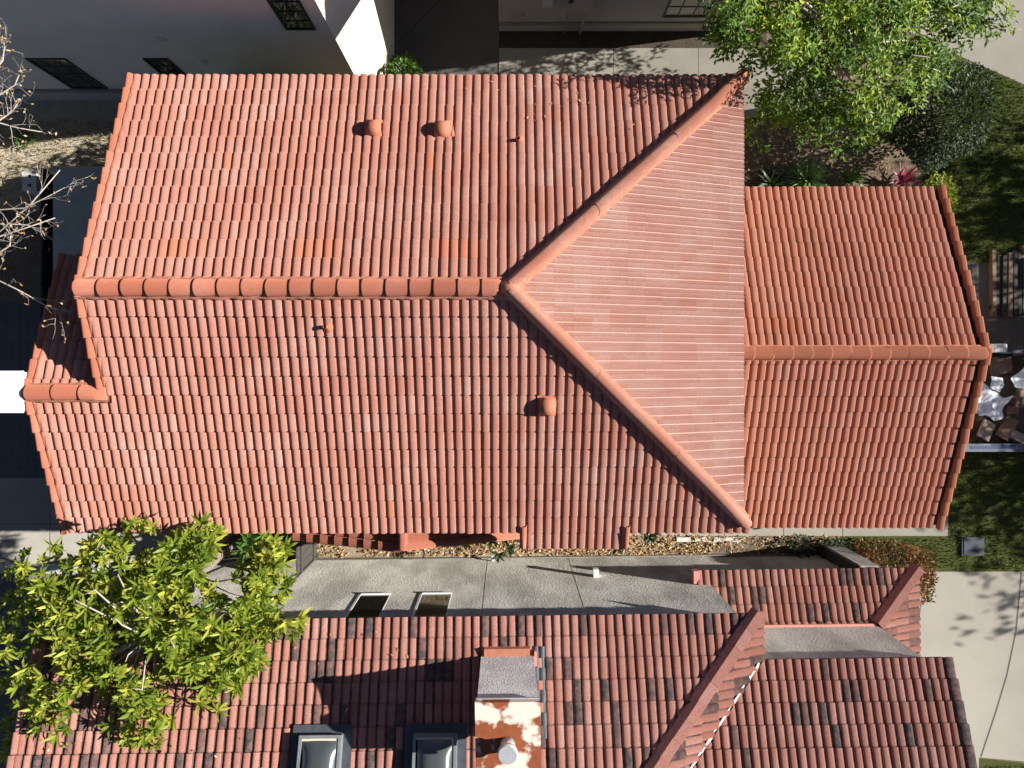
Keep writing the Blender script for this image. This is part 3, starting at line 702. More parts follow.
m = MB(); m.box(-40, -8.3, -5.38, -3.055, -.05, .02); struct(m, 'front_slab', M['frontconc'])
m = MB()
for x in (-10.9, -12.4): m.box(x, x+.015, -5.38, -3.06, .0205, .0235)
m.box(-40, -8.3, -4.31, -4.295, .0205, .0240)
struct(m, 'front_slab_joints', M['joint'])
m = MB(); m.box(-40, -9.02, -5.62, -5.385, -.05, .12); struct(m, 'kerb', M['kerb'])
sheet('front_driveway', rect(-40,-9.02,-30,-5.625), .007, M['greyconc'])
# alley between the two houses
sheet('alley_bed', rect(-8.2,4.5,-5.2,-3.1), .007, M['mulch'])
m = MB(); m.box(.9, 11.9, -4.62, -3.12, -.05, .03); struct(m, 'side_path', M['concrete'])
m = MB()
for x in (2.6, 4.35, 5.85, 7.45, 9.05): m.box(x, x+.014, -4.62, -3.6, .0305, .034)
struct(m, 'side_path_joints', M['joint'])
# right side
sheet('back_lawn', [(9.6,2.78), (60,2.78), (60,-12+15), (13.98,7.58), (12.35,8.30), (9.6,8.3)] if False else [(11.0,2.78), (40,2.78), (40,6.5), (13.98,7.58), (12.35,8.30), (11.2,8.8), (11.7,7.0), (11.5,5.4), (11.05,4.6)], .006, M['lawn'])
sheet('rear_driveway', [(12.35,8.31), (13.98,7.59), (40,6.51), (40,40), (10.5,40), (10.5,9.2)], .009, M['driveway'])
sheet('grey_path', rect(10.06,40,-2.2,2.77), .008, M['greyconc'])
sheet('side_lawn', [(8.9,-5.6), (40,-5.55), (40,-2.21), (11.92,-2.21), (11.92,-4.63), (8.9,-4.64)], .006, M['lawn'])
sheet('front_drive', [(9.7,-5.6), (40,-5.56), (40,-11.5), (14.2,-10.75), (12.75,-10.62), (12.4,-30), (8.5,-30), (8.5,-5.97), (9.7,-5.97)], .012, M['driveway'])
sheet('front_lawn', [(12.76,-10.65), (14.2,-10.8), (40,-11.6), (40,-30), (12.45,-30)], .006, M['lawn'])
m = MB(); pts = [(13.9,-5.6), (13.75,-7.2), (13.5,-8.4), (13.2,-9.4), (12.8,-10.6)]
for a, b in zip(pts, pts[1:]): m.poly([(a[0]-.018,a[1],.0165), (b[0]-.018,b[1],.0165), (b[0]+.018,b[1],.0165), (a[0]+.018,a[1],.0165)])
pts = [(11.25,-5.62), (11.22,-6.2), (11.12,-6.9), (11.05,-7.6), (10.98,-8.3)]
for a, b in zip(pts, pts[1:]): m.poly([(a[0]-.006,a[1],.0165), (b[0]-.006,b[1],.0165), (b[0]+.006,b[1],.0165), (a[0]+.006,a[1],.0165)])
struct(m, 'drive_joints', M['joint'])

# ------------------------------------------------------------------ loose things
# edging blocks in the alley
blk = None
for k, (x, y, l) in enumerate(((-4.72,-4.66,.34), (-4.05,-4.72,.42), (4.75-.2,-4.77,.42), (5.05,-4.77,.42), (5.55,-4.77,.42), (5.99-.02,-4.77,.36))):
    m = MB(); m.box(x, x+l, y, y+.12, 0, .085, rot=ru(-.02,.02)); o = m.build('edging_block', M['whiteblock'])
    lab = ['white block at the leaf bed by the dark gate, nearest the gate', 'white block among the dry leaves in front of the small bay gable',
           'first white block of the row by the concrete path, leftmost', 'second white block of the row along the concrete path',
           'third white block of the row along the concrete path', 'last white block of the row along the concrete path, rightmost'][k]
    tag(o, lab, 'edging block', 'white edging blocks in the alley')
m = MB()
for k in range(3):
    for j in range(5): m.box(-4.9+k*.4, -4.52+k*.4, -4.55+j*.105, -4.455+j*.105, .0, .045+ru(0,.006))
# gate
g = thing('wooden_gate', (-5.17,-4.2,0), 'dark weathered plank gate standing across the alley between the two houses', 'gate')
m = MB()
for k in range(10): y0 = -5.14+k*.2; m.box(-5.19, -5.165, y0, y0+.188, .05, 1.78+ru(-.02,.02))
m.build('plank_panel', M['wood_dark'], g)
m = MB(); m.box(-5.164, -5.12, -5.14, -3.13, .35, .45); m.box(-5.164, -5.12, -5.14, -3.13, 1.45, 1.55); m.build('rail', M['wood_dark'], g)
m = MB(); m.box(-5.24, -5.12, -5.185, -5.1405-.0, -.02, 1.86); m.build('post', M['wood_dark'], g)
# lean-to, block
lt = thing('lean_to', (-9.9,3.4,0), 'low lean-to with grey green flat roof beside the west gable', 'lean-to')
m = MB(); m.box(-11.62, -7.4, 1.9, 5.08, .98, 1.06); m.build('flat_roof', M['slate'], lt)
m = MB(); m.box(-11.55, -11.45, 1.95, 5.0, -.02, .979); m.box(-11.45, -7.45, 4.9, 5.0, -.02, .979); m.build('wall', M['wood_dark'], lt)
fn = MB()
for k in range(24): fn.box(-11.98, -11.93, 1.2+k*.161, 1.2+k*.161+.152, -.02, 1.0+ru(-.02,.02))
tag(fn.build('gap_shade_boards', M['frame_dark']), 'narrow black board fence in place of the shadowed gap along the lean-to by the dry grass', 'infill')  # boards drawn black where a shadowed gap lies
m = MB(); q = V((-12.62, 4.86, 0))
m.box(q.x-.19, q.x+.19, q.y-.27, q.y+.27, -.02, .50)
for dy in (-.12, .12): m.tube([q+V((.02,dy,.5005)), q+V((.02,dy,.508))], .045, 10, mi=1)
tag(m.build('concrete_block', [M['whiteblock'], M['frame_dark']]), 'pale concrete block with two dark holes beside the dry grass', 'block')
# lid in the lawn
m = MB(); m.box(12.25, 12.85, -5.15, -4.65, -.02, .07); m.box(12.30, 12.80, -5.10, -4.70, .0705, .085)
tag(m.build('utility_cover', M['lidblue']), 'dark blue utility cover lying in the shaded lawn', 'utility cover')
# planks
pl = thing('plank_stack', (13.55,2.1,0), 'dark weathered planks laid side by side on the shaded path', 'timber')
for k in range(7):
    m = MB(); x = 13.02+k*.135; m.box(x, x+.105, 1.32+ru(-.02,.02), 3.0+ru(-.1,.1)+k*.02, .0, .16+ru(-.03,.05), rot=ru(-.02,.02)); m.build('plank', M['wood_dark'] if k % 3 else M['wood_brown'], pl)
m = MB(); m.box(13.0, 14.0, 1.5, 1.6, .0, .09); m.build('bearer', M['wood_dark'], pl)
m = MB(); m.hexa([(13.98,2.15,.02), (14.9,1.9,.02), (14.9,2.9,.02), (14.05,2.95,.02), (13.95,2.2,.35), (14.9,1.95,.35), (14.9,2.9,.35), (14.05,2.9,.35)])
tag(m.build('stone_slab', M['bluegrey']), 'pale grey stone slab at the picture edge beside the dark planks', 'slab')
# skip with rubble
sk = thing('rubble_skip', (12.6,-.9,0), 'blue grey rubble skip with open top, standing behind the gable wing', 'skip')
SX0, SX1, SY0, SY1, SZ = 10.95, 16.2, -2.08, .34, 1.25
m = MB(); t = .06
m.box(SX0, SX1, SY0, SY0+t, .15, SZ); m.box(SX0, SX1, SY1-t, SY1, .15, SZ); m.box(SX0, SX0+t, SY0+t, SY1-t, .15, SZ); m.box(SX1-t, SX1, SY0+t, SY1-t, .15, SZ); m.box(SX0+t, SX1-t, SY0+t, SY1-t, .15, .3); m.build('body', M['darkmetal'], sk)
m = MB(); m.box(SX0-.04, SX1+.04, SY0-.10, SY0+.10, SZ+.001, SZ+.09); m.build('side_rail', M['bluegrey'], sk)
m = MB(); m.box(SX0-.04, SX1+.04, SY1-.05, SY1+.05, SZ+.001, SZ+.07); m.build('side_rail', M['darkmetal'], sk)
m = MB(); m.box(11.6, 12.75, SY0-.03, SY0+.05, SZ+.0905, SZ+.094); m.box(12.15, 12.75, SY0+.0505, SY0+.09, SZ+.0905, SZ+.094); m.build('emblem', M['navy'], sk)
for x in (11.6, 15.4):
    m = MB(); m.tube([(x,SY0-.02,.09), (x,SY1+.02,.09)], .09, 10); m.build('roller', M['frame_dark'], sk)
m = MB(); m.box(12.13, 12.46, SY1-.02, SY1+.19, SZ+.0705, SZ+.20); m.box(12.16, 12.43, SY1+.0, SY1+.17, SZ+.2005, SZ+.21)
tag(m.build('white_box', M['white']), 'small white box resting on the far rail of the skip', 'box')
# rubble bed + separate boards and tiles in it
m = MB(); nx, ny = 44, 20
for a in range(nx+1):
    for b in range(ny+1):
        x = SX0+.08+(SX1-SX0-.16)*a/nx; y = SY0+.08+(SY1-SY0-.16)*b/ny
        m.v.append(V((x, y, .85+.16*noise.noise(V((x*1.6,y*1.6,0)))+.05*noise.noise(V((x*7,y*7,2))))))
for a in range(nx):
    for b in range(ny): i = a*(ny+1)+b; m.face([i, i+ny+1, i+ny+2, i+1])
tag(m.build('rubble', M['soil']), 'dark loose rubble filling the skip', 'rubble', kind='stuff')
def board(name, px, py, Z, l, wd, th, ang, mat, label, cat, group, tilt=(0,0)):
    q = P(px, py, Z); m = MB()
    R = Matrix.Rotation(math.radians(ang), 3, 'Z') @ Matrix.Rotation(tilt[0], 3, 'X') @ Matrix.Rotation(tilt[1], 3, 'Y')
    m.obox(q, R @ V((l,0,0)), R @ V((0,wd,0)), R @ V((0,0,th)))
    return tag(m.build(name, mat), label, cat, group)
gp = 'boards thrown into the skip'
board('scrap_board', 1000, 366, 17.4, .52, .40, .06, 10, M['wood_brown'], 'squarish brown board at the far side of the skip', 'board', gp, (.1,-.05))
board('scrap_board', 985, 430, 17.4, .48, .34, .06, 62, M['wood_pale'], 'pale short board below the white plastic in the skip', 'board', gp, (.12,.1))
board('scrap_board', 1006, 428, 17.35, .58, .30, .07, 58, M['wood_brown'], 'long brown plank beside the pale short board in the skip', 'board', gp, (-.15,.05))
board('scrap_board', 1019, 397, 17.35, .55, .22, .05, 80, M['wood_brown'], 'narrow brown plank upright at the right picture edge in the skip', 'board', gp, (.2,.1))
board('scrap_board', 1012, 410, 17.45, .30, .20, .05, -5, M['oldcap'], 'small red brown offcut between the planks in the skip', 'board', gp, (.1,.1))
board('scrap_board', 1004, 388, 17.5, .30, .62, .04, 20, M['wood_brown'], 'brown board half under the white plastic in the skip', 'board', gp, (.15,-.1))
board('scrap_board', 1020, 438, 17.35, .60, .22, .05, -25, M['wood_pale'], 'grey slanting board in the near right corner of the skip', 'board', gp, (.0,.1))
board('scrap_board', 1018, 352, 17.4, .30, .16, .05, 5, M['oldcap'], 'small red tile piece at the far rail of the skip', 'board', gp, (.0,.1))
def crumple(name, pts, z, mat, label, cat, group=None, amp=.09):
    """crumpled sheet filling an outline"""
    bm = bmesh.new(); vs = [bm.verts.new((x, y, z)) for x, y in pts]; bm.faces.new(vs)
    bmesh.ops.triangulate(bm, faces=bm.faces[:])
    for _ in range(3): bmesh.ops.subdivide_edges(bm, edges=bm.edges[:], cuts=1, use_grid_fill=True)
    for v in bm.verts:
        v.co.z += amp*noise.noise(V((v.co.x*3.2, v.co.y*3.2, z*9))) + amp*.6*abs(noise.noise(V((v.co.x*6.5, v.co.y*6.5, z*5))))
        v.co.x += .025*noise.noise(V((v.co.x*5, v.co.y*5, 7)))
    bmesh.ops.solidify(bm, geom=bm.faces[:], thickness=.012)
    me = bpy.data.meshes.new(name); bm.to_mesh(me); bm.free(); me.materials.append(mat)
    o = bpy.data.objects.new(name, me); COL.objects.link(o); return tag(o, label, cat, group)
def pxs(l, Z): return [((x-CX)*Z/F, (CY-y)*Z/F) for x, y in l]
crumple('plastic_sheet', pxs([(981,382),(992,390),(1003,398),(1010,396),(1004,405),(1001,418),(994,421),(986,415),(978,416),(974,408),(977,400)], 17.3), 1.22, M['plastic'], 'large crumpled white plastic sheet in the skip', 'plastic sheet', 'plastic sheets in the skip')
crumple('plastic_sheet', pxs([(990,376),(1000,378),(1002,384),(998,392),(988,388)], 17.3), 1.26, M['plastic'], 'small square white plastic piece above the large sheet in the skip', 'plastic sheet', 'plastic sheets in the skip')
crumple('plastic_sheet', pxs([(1009,378),(1016,374),(1024,364),(1034,366),(1036,388),(1022,389),(1013,387)], 17.3), 1.25, M['plastic'], 'white plastic sack at the right picture edge in the skip', 'plastic sheet', 'plastic sheets in the skip')

# ------------------------------------------------------------------ plants
def rnd_dir(zmin=-1):
    while True:
        d = V((ru(-1,1), ru(-1,1), ru(-1,1)))
        if .05 < d.length < 1:
            d.normalize()
            if d.z >= zmin: return d
def small_leaf(m, p, d, L, wd, rn):
    d = d.normalized(); s = d.cross(V((ru(-.4,.4), ru(-.4,.4), 1))).normalized()*wd/2; n = s.cross(d).normalized()
    b = len(m.v); m.v += [p, p+d*L*.45+s+n*wd*.18, p+d*L, p+d*L*.45-s+n*wd*.18]
    m.face([b, b+1, b+2], rnd=rn); m.face([b, b+2, b+3], rnd=rn)
def long_leaf(m, p, d, L, wd, droop, rn, segs=3, prof=(.35,1,.85,.06)):
    d = d.normalized(); s = d.cross(V((0,0,1)))
    s = s.normalized() if s.length > .05 else V((1,0,0)); b = len(m.v); q = V(p); dd = V(d)
    for i in range(segs+1):
        f = i/segs; wi = wd/2*prof[min(i, len(prof)-1)]
        nn = s.cross(dd).normalized()
        m.v += [q - s*wi + nn*wi*.35, V(q), q + s*wi + nn*wi*.35]
        q = q + dd*(L/segs); dd = (dd + V((0,0,-droop))).normalized()
    for i in range(segs):
        a = b+3*i; m.face([a, a+1, a+4, a+3], sm=True, rnd=rn); m.face([a+1, a+2, a+5, a+4], sm=True, rnd=rn)
def rosette(m, c, axis, n, L, wd, base, spread=.25):
    a = axis.normalized(); e = a.cross(V((.31,.2,.9))).normalized(); f = a.cross(e); ph = ru(0,6.28)
    for k in range(n):
        t = ph + k*2.39996 + ru(-.2,.2); r = k/n
        d = (e*math.cos(t) + f*math.sin(t))*(.55+.6*(1-r)+.1) + a*(.25+.9*r)
        long_leaf(m, c + a*(.05*r), d, L*ru(.75,1.1)*(1-.25*r), wd*ru(.85,1.15), spread*ru(.5,1.4), min(1, max(0, base + ru(-.22,.22) + .15*r)))

# broad-leaved tree over the alley (left)
t1 = thing('broadleaf_tree', (-7.2,-4.55,0), 'broad leaved tree with yellow green leaf rosettes between the two tiled roofs', 'tree')
lobes = [(55,575,36),(105,560,45),(30,640,34),(75,620,45),(35,690,30),(60,715,36),(110,690,45),(150,720,30),(95,735,22),(160,655,45),(150,600,40),
         (165,545,34),(205,560,34),(235,590,38),(200,620,40),(260,580,28),(280,620,22),(235,650,34),(215,690,26),(190,665,30),(270,555,22),(125,530,18),(185,530,20),(250,655,20)]
tips = []
for (lx, ly, lr) in lobes:
    for _ in range(int(lr*lr/14)):
        a, r = ru(0,6.283), lr*math.sqrt(random.random())
        e = r/lr; Z = 11.95 + 1.25*((lx-150)/160)**2*.6 + .9*e*e*.6 + ru(0,1)**1.5*2.0 + ((ly-640)/110)**2*.35
        px, py = lx+math.cos(a)*r, ly+math.sin(a)*r
        if noise.noise(V((px*.021, py*.021, 2.7))) < -.27 and random.random() < .85: continue
        if py < 527 + 10*math.sin(px*.08): continue
        if (px-128)**2+(py-655)**2 < 17**2 or (px-88)**2+(py-590)**2 < 13**2 and random.random() < .8: continue
        tips.append((P(px, py, Z), Z))
m = MB()
for (q, Z) in tips:
    q.z = max(q.z, 4.95 if q.y < -3.3 else (zlo(q.y)+.35 if q.y > -3.4 else 3))
    ax = V((ru(-1,1), ru(-1,1), ru(.5,1))) + (q-V((-6.6,-4.9,5.5)))*.16
    rosette(m, q, ax, random.randint(7, 12), ru(.16,.34), ru(.044,.07), .58 + ru(-.38,.38), .22)
m.build('crown', M['leaf_loquat'], t1)
m = MB()
trunk = [V((-7.2,-4.55,-.1)), V((-7.1,-4.6,1.5)), V((-6.95,-4.75,3.2)), V((-6.85,-5.0,4.6)), V((-6.8,-5.15,5.3))]
m.tube(trunk, [.17,.15,.12,.10,.08], 9); m.build('trunk', M['bark'], t1)
m = MB(); hub = [trunk[2], trunk[3], trunk[4]]
sel = random.sample(tips, min(55, len(tips)))
for (q, Z) in sel:
    st = random.choice(hub); mid = st.lerp(q, .45) + V((ru(-.08,.08), ru(-.08,.08), ru(.05,.18))); mid2 = st.lerp(q, .75) + V((ru(-.06,.06), ru(-.06,.06), ru(.0,.1)))
    m.tube([st, mid, mid2, q], [.03,.018,.010,.005], 5)
for (px, py) in ((128,655),(122,625),(170,640),(142,690),(95,590),(75,600),(118,575)):
    q = P(px, py, 12.0); m.tube([trunk[4], trunk[4].lerp(q,.5)+V((0,0,.15)), q, q+V((ru(-.2,.2),ru(-.2,.2),.1))], [.03,.018,.012,.005], 5)
m.build('branches', M['palebark'], t1)

# bright tree at the upper right
t2 = thing('green_tree', (7.35,6.85,0), 'bright green small leaved tree overhanging the path at the upper right', 'tree')
lob = [(810,-30,38,14.6),(840,-25,40,14.3),(790,-20,30,14.8),(775,5,22,14.9),(735,15,30,12.3),(765,40,38,11.8),(725,50,22,12.5),(745,58,22,11.8),(800,20,46,12.2),(850,20,50,12.4),(900,15,48,12.6),(950,5,40,13.0),(985,5,26,13.4),(810,70,40,13.2),(860,75,42,13.0),
       (905,65,38,13.3),(780,95,34,14.2),(830,110,36,14.3),(870,115,30,14.2),(930,55,30,13.4),(765,120,22,14.9),(850,-30,60,12.4),(920,-40,55,12.8),(780,-35,50,12.9),(960,30,28,13.5),(745,80,20,14.0),(835,130,18,14.9),(800,45,30,12.9)]
m = MB(); tips2 = []
for (lx, ly, lr, lz) in lob:
    nb = int(lr*lr/14)
    for _ in range(nb):
        a, r = ru(0,6.283), lr*math.sqrt(random.random()); Z = lz + (r/lr)**2*.7 + ru(0,1)**1.6*1.3
        px, py = lx+math.cos(a)*r, ly+math.sin(a)*r
        c = P(px, py, Z)
        if noise.noise(V((c.x*1.5, c.y*1.5, c.z*1.5))) < .0: continue
        if c.x < 4.9 and c.y < 6.05: continue
        tips2.append(c); bs_ = .5 + .55*noise.noise(V((c.x*.8, c.y*.8, c.z*.8+9))) + ru(-.22,.22)
        tw = V((ru(-1,1), ru(-1,1), ru(-.5,.25))).normalized()
        for k in range(random.randint(13, 20)):
            f = ru(0,.32); p = c + tw*f + rnd_dir()*.09
            small_leaf(m, p, V((ru(-1,1), ru(-1,1), ru(-.6,.3))) + tw*.6, ru(.09,.17), ru(.042,.07), min(1, max(0, bs_+ru(-.22,.22))))
m.build('crown', M['leaf_bright'], t2)
m = MB(); tr = [V((7.35,6.85,-.1)), V((7.3,6.8,1.4)), V((7.15,6.6,2.8)), V((7.0,6.5,4.0)), V((6.8,6.4,5.0))]
m.tube(tr, [.20,.17,.14,.11,.07], 9); m.build('trunk', M['bark'], t2)
m = MB()
for q in random.sample(tips2, 45):
    st = random.choice(tr[2:]); m.tube([st, st.lerp(q,.5)+V((ru(-.15,.15), ru(-.15,.15), ru(0,.3))), q], [.045,.022,.008], 5)
m.build('branches', M['palebark'], t2)

def leaf_ball(m, c, rad, n, L, wd, shell=.55, base=.5, nz=.25, squash_low=True):
    c = V(c); rad = V(rad)
    for _ in range(n):
        d = rnd_dir(-.5); f = (shell + (1-shell)*random.random()**.6) * (1+nz*noise.noise(d*2.2+c))
        p = c + V((d.x*rad.x, d.y*rad.y, d.z*rad.z))*f
        small_leaf(m, p, d+rnd_dir()*.9, L*ru(.7,1.2), wd*ru(.8,1.2), min(1, max(0, base+ru(-.45,.45))))
def bush(name, loc, rad, n, L, wd, mat, label, cat, group=None, zc=None, base=.5, twigs=14):
    loc = V(loc); rad = V(rad); o = thing(name, (loc.x, loc.y, 0), label, cat, group)
    m = MB(); c = V((loc.x, loc.y, zc if zc is not None else rad[2]*.9)); leaf_ball(m, c, rad, n, L, wd, base=base); m.build('foliage', mat, o)
    m = MB()
    for _ in range(twigs):
        d = rnd_dir(.1); m.tube([V((loc.x,loc.y,-.02)), V((loc.x,loc.y,c.z*.5))+V((d.x*rad.x*.3,d.y*rad.y*.3,0)), c+V((d.x*rad.x*.7,d.y*rad.y*.7,d.z*rad.z*.6))], [.03,.018,.006], 5)
    m.build('stem', M['bark'], o); return o
bush('round_shrub', (10.75,6.3,0), (1.15,1.25,1.15), 9000, .10, .055, M['leaf_dark'], 'large round dark green shrub below the bright tree', 'shrub', zc=1.3, twigs=24)
bush('lime_shrub', (11.12,4.30,0), (.36,.62,.42), 620, .10, .05, M['leaf_lime'], 'yellow green shrub at the corner of the gable wing', 'shrub', zc=.85)
bush('corner_bush', (-2.72,7.72,0), (.36,.34,.36), 260, .16, .09, M['leaf_mid'], 'small bright green bush beside the sunlit white corner', 'bush', zc=.6)
bush('low_weed', (-12.95,6.05,0), (.22,.14,.14), 70, .16, .05, M['leaf_mid'], 'small green weed in the dark strip below the bare tree', 'weed', zc=.2, twigs=4)
# bronze hedge, L shaped
hg = thing('bronze_hedge', (10.2,-5.1,0), 'clipped bronze red hedge at the corner of the skirt roof', 'hedge')
m = MB()
def hedge_fill(x0, x1, y0, y1, z1, n):
    for _ in range(n):
        x, y, z = ru(x0,x1), ru(y0,y1), ru(.1,z1)
        if random.random() < .75:
            k = random.randint(0,4)
            if k <= 1: z = z1 + ru(-.12,.06)
            elif k == 2: y = y1 + ru(-.1,.07)
            elif k == 3: x = x1 + ru(-.1,.07)
            else: x = x0 + ru(-.07,.1)
        q = V((x,y,z)); nn = noise.noise(q*1.4)
        small_leaf(m, q + V((noise.noise(q*2)*.12, noise.noise(q*2+V((5,5,5)))*.12, nn*.12)), rnd_dir()+V((0,0,.6)), ru(.06,.10), ru(.035,.05), min(1, max(0, .5+nn*.5+ru(-.35,.35))))
hedge_fill(9.15, 10.72, -5.25, -4.72, 1.35, 2600); hedge_fill(9.75, 10.70, -6.0, -5.2, 1.3, 2400)
m.build('foliage', M['leaf_red'], hg)
m = MB()
for k in range(9):
    x, y = (9.3+k*.16, -5.0) if k < 6 else (10.25, -5.3-.2*(k-6)); m.tube([(x,y,-.02), (x+ru(-.05,.05),y,.6), (x+ru(-.1,.1),y+ru(-.1,.1),1.1)], [.03,.02,.01], 5)
m.build('stem', M['bark'], hg)
# rosette plants
def strappy(name, x, y, n, L, wd, mat, label, cat, group=None, z=.05, droop=.28, base=.5):
    m = MB()
    for k in range(n):
        t = k*2.39996; el = ru(.25,1.35); d = V((math.cos(t)*math.cos(el), math.sin(t)*math.cos(el), math.sin(el)))
        long_leaf(m, V((x+ru(-.06,.06), y+ru(-.06,.06), z)), d, L*ru(.7,1.15), wd*ru(.8,1.2), droop*ru(.6,1.4), min(1, max(0, base+ru(-.4,.4))), 5, (.6,1,1,.85,.55,.05))
    return tag(m.build(name, mat), label, cat, group)
strappy('strap_plant', 8.0, 4.95, 110, .78, .045, M['leaf_strap'], 'green strap leaved clump in the bed, above the wing roof', 'plant', 'strap leaved plants in the bed')
strappy('strap_plant', 7.05, 4.85, 70, .70, .06, M['leaf_darkstrap'], 'dark strap leaved clump left of the bright green clump in the bed', 'plant', 'strap leaved plants in the bed')
strappy('broad_plant', 9.2, 5.0, 18, .42, .10, M['leaf_mid'], 'small broad leaved green plant between strap clump and crimson plant', 'plant', None, .12, .2)
strappy('broad_plant', 9.4, 5.9, 26, .50, .07, M['leaf_mid'], 'green plant in deep shade beneath the bright tree', 'plant', None, .12, .2, .35)
strappy('crimson_plant', 10.55, 4.95, 34, .48, .06, M['leaf_crimson'], 'crimson leaved plant in the bed near the wing corner', 'plant', None, .15, .12)
def palmate(name, px, py, Z, n, L, wd, mat, label, cat, group=None):
    q = P(px, py, Z); o = thing(name, (q.x, q.y, 0), label, cat, group); m = MB()
    for k in range(n):
        t = k*2.39996; r = ru(.05,.38); c = q + V((math.cos(t)*r, math.sin(t)*r, ru(-.3,.12))); ax = V((math.cos(t)*.5, math.sin(t)*.5, 1)); rosette(m, c, ax, 8, L, wd, .45, .2)
    m.build('foliage', mat, o)
    m = MB(); m.tube([(q.x,q.y,-.02), (q.x+.03,q.y,q.z*.5), q], [.05,.04,.02], 7); m.build('stem', M['bark'], o)
palmate('fan_plant', 262, 548, 16.3, 16, .42, .075, M['leaf_mid'], 'bright deep lobed leafy plant beside the plank gate', 'plant')
palmate('shade_plant', 497, 541, 16.9, 6, .26, .07, M['leaf_darkstrap'], 'dark leafy plant under the eave by the small bay gable', 'plant')
palmate('shade_plant', 616, 541, 16.4, 4, .30, .08, M['leaf_darkstrap'], 'dark leafy plant under the lower run of eave tiles', 'plant')
palmate('shade_plant', 648, 532, 16.7, 4, .28, .08, M['leaf_darkstrap'], 'dark leafy plant just right of the lower eave tiles', 'plant')
# low growth on the lawn edge
bush('grey_shrub', (7.9,-4.85,0), (.45,.28,.2), 260, .08, .04, M['leaf_dark'], 'low dark straggly shrub between the path and bronze hedge', 'shrub', zc=.2, base=.6)
bush('dark_shrub', (8.75,-4.95,0), (.45,.3,.35), 420, .09, .045, M['leaf_dark'], 'dark shrub hugging the left end of the bronze hedge', 'shrub', zc=.35)

# unseen shrub screen added north of the house to shade the dry verge
ps = thing('passage_shade_shrub', (-6.2,6.4,0), 'tall unseen shrub added in the passage between the tiled house and the white house to shade the verge', 'shrub')
m = MB()
for _ in range(3600):
    y = ru(5.85, 7.05); top_ = CZ - F*y/282.0; z = ru(.1, max(.3, top_)); small_leaf(m, V((ru(-7.0,-4.6), y, z)), rnd_dir(), ru(.14,.22), ru(.07,.11), random.random())
m.build('foliage', M['leaf_dark'], ps)
m = MB()
for k in range(4): m.tube([(-6.8+k*.6,6.35,-.02), (-6.75+k*.6,6.3,1.2), (-6.8+k*.6,6.15,2.6)], [.04,.03,.012], 6)
m.build('stem', M['bark'], ps)

# bare tree reaching in from the left
t3 = thing('bare_tree', (-14.9,3.9,0), 'leafless pale branched tree reaching in from the left edge', 'tree')
m = MB(); hubb = V((-11.6,3.6,5.2)); st = [V((-14.9,3.9,-.1)), V((-14.6,3.85,1.8)), V((-14.0,3.7,3.4)), V((-12.9,3.5,4.6))]
m.tube(st, [.16,.14,.11,.08], 9); m.build('trunk', M['palebark'], t3)
m = MB(); buds = MB()
def twig(p, d, L, r, depth):
    pts = [p]; q = V(p); dd = d.normalized(); n = 4
    for i in range(n):
        dd = (dd + V((ru(-.22,.22), ru(-.22,.22), ru(-.1,.16)))).normalized(); q = q + dd*(L/n); pts.append(V(q))
    m.tube(pts, [r*(1-.75*i/n) for i in range(n+1)], 5)
    if depth > 0:
        for i in range(1, n+1):
            if random.random() < .85:
                sd = (dd + V((ru(-1,1), ru(-1,1), ru(-.3,.5)))*.9).normalized(); twig(pts[i], sd, L*ru(.35,.6), r*.5, depth-1)
    else:
        for _ in range(random.randint(0,2)): small_leaf(buds, q, rnd_dir(), ru(.05,.09), ru(.025,.04), ru(.2,.9))
mains = [[(-40,215),(0,224),(28,225),(55,241),(80,253)], [(-40,300),(0,281),(22,292),(50,308),(72,312)], [(-40,190),(0,210),(25,208),(45,198),(66,187)],
         [(-40,150),(0,120),(12,112),(20,100)], [(-40,110),(-5,98),(15,85),(21,70)], [(-40,90),(-8,75),(3,60),(4,50)], [(-30,250),(0,252),(10,246),(11,232)], [(-40,130),(-4,122),(18,128),(42,132)], [(-40,235),(-5,238),(20,230),(55,218)], [(-40,200),(0,232),(30,205),(60,170)]]
for pth in mains:
    Z0 = ru(12.6,13.4); pts = []
    for i, (x, y) in enumerate(pth): pts.append(P(x, y, Z0+ru(-.12,.12)))
    m.tube([st[3]] + pts, [.045] + [.019*(1-.17*i) for i in range(len(pts))], 6)
    for i in range(1, len(pts)):
        for _ in range(2):
            dd = (pts[i]-pts[i-1]).normalized(); twig(pts[i-1].lerp(pts[i], ru(.2,1)), dd + V((ru(-1,1), ru(-1,1), ru(-.2,.4)))*.8, ru(.3,.62), .0068, 1)
m.build('branches', M['palebark'], t3); buds.build('dead_leaves', M['litter'], t3)

# trees beyond the right edge, whose shade falls on the lawns
def shade_tree(x, y, h, r, n, label):
    o = thing('shade_tree', (x,y,0), label, 'tree', 'trees beyond the right edge'); m = MB()
    for _ in range(n):
        d = rnd_dir(); f = random.random()**.4; c = V((x,y,h-r)) + V((d.x*r, d.y*r, d.z*r*.95))*f
        if noise.noise(c*.9) < -.22: continue
        for k in range(5): small_leaf(m, c + rnd_dir()*.2, rnd_dir(), ru(.2,.34), ru(.11,.17), ru(.1,.8))
    m.build('crown', M['leaf_bright'], o)
    m = MB(); m.tube([(x,y,-.1), (x+.05,y,h*.3), (x,y+.1,h*.6), (x,y,h*.85)], [.2,.16,.11,.04], 8); m.build('trunk', M['bark'], o)
shade_tree(23.2, -1.7, 7.0, 2.3, 850, 'shade tree beyond the right edge, level with the lower lawn')
shade_tree(22.2, .9, 7.4, 2.4, 1200, 'shade tree beyond the right edge, level with the skip')
shade_tree(22.6, 5.4, 7.2, 2.6, 720, 'shade tree beyond the right edge, level with the upper lawn')
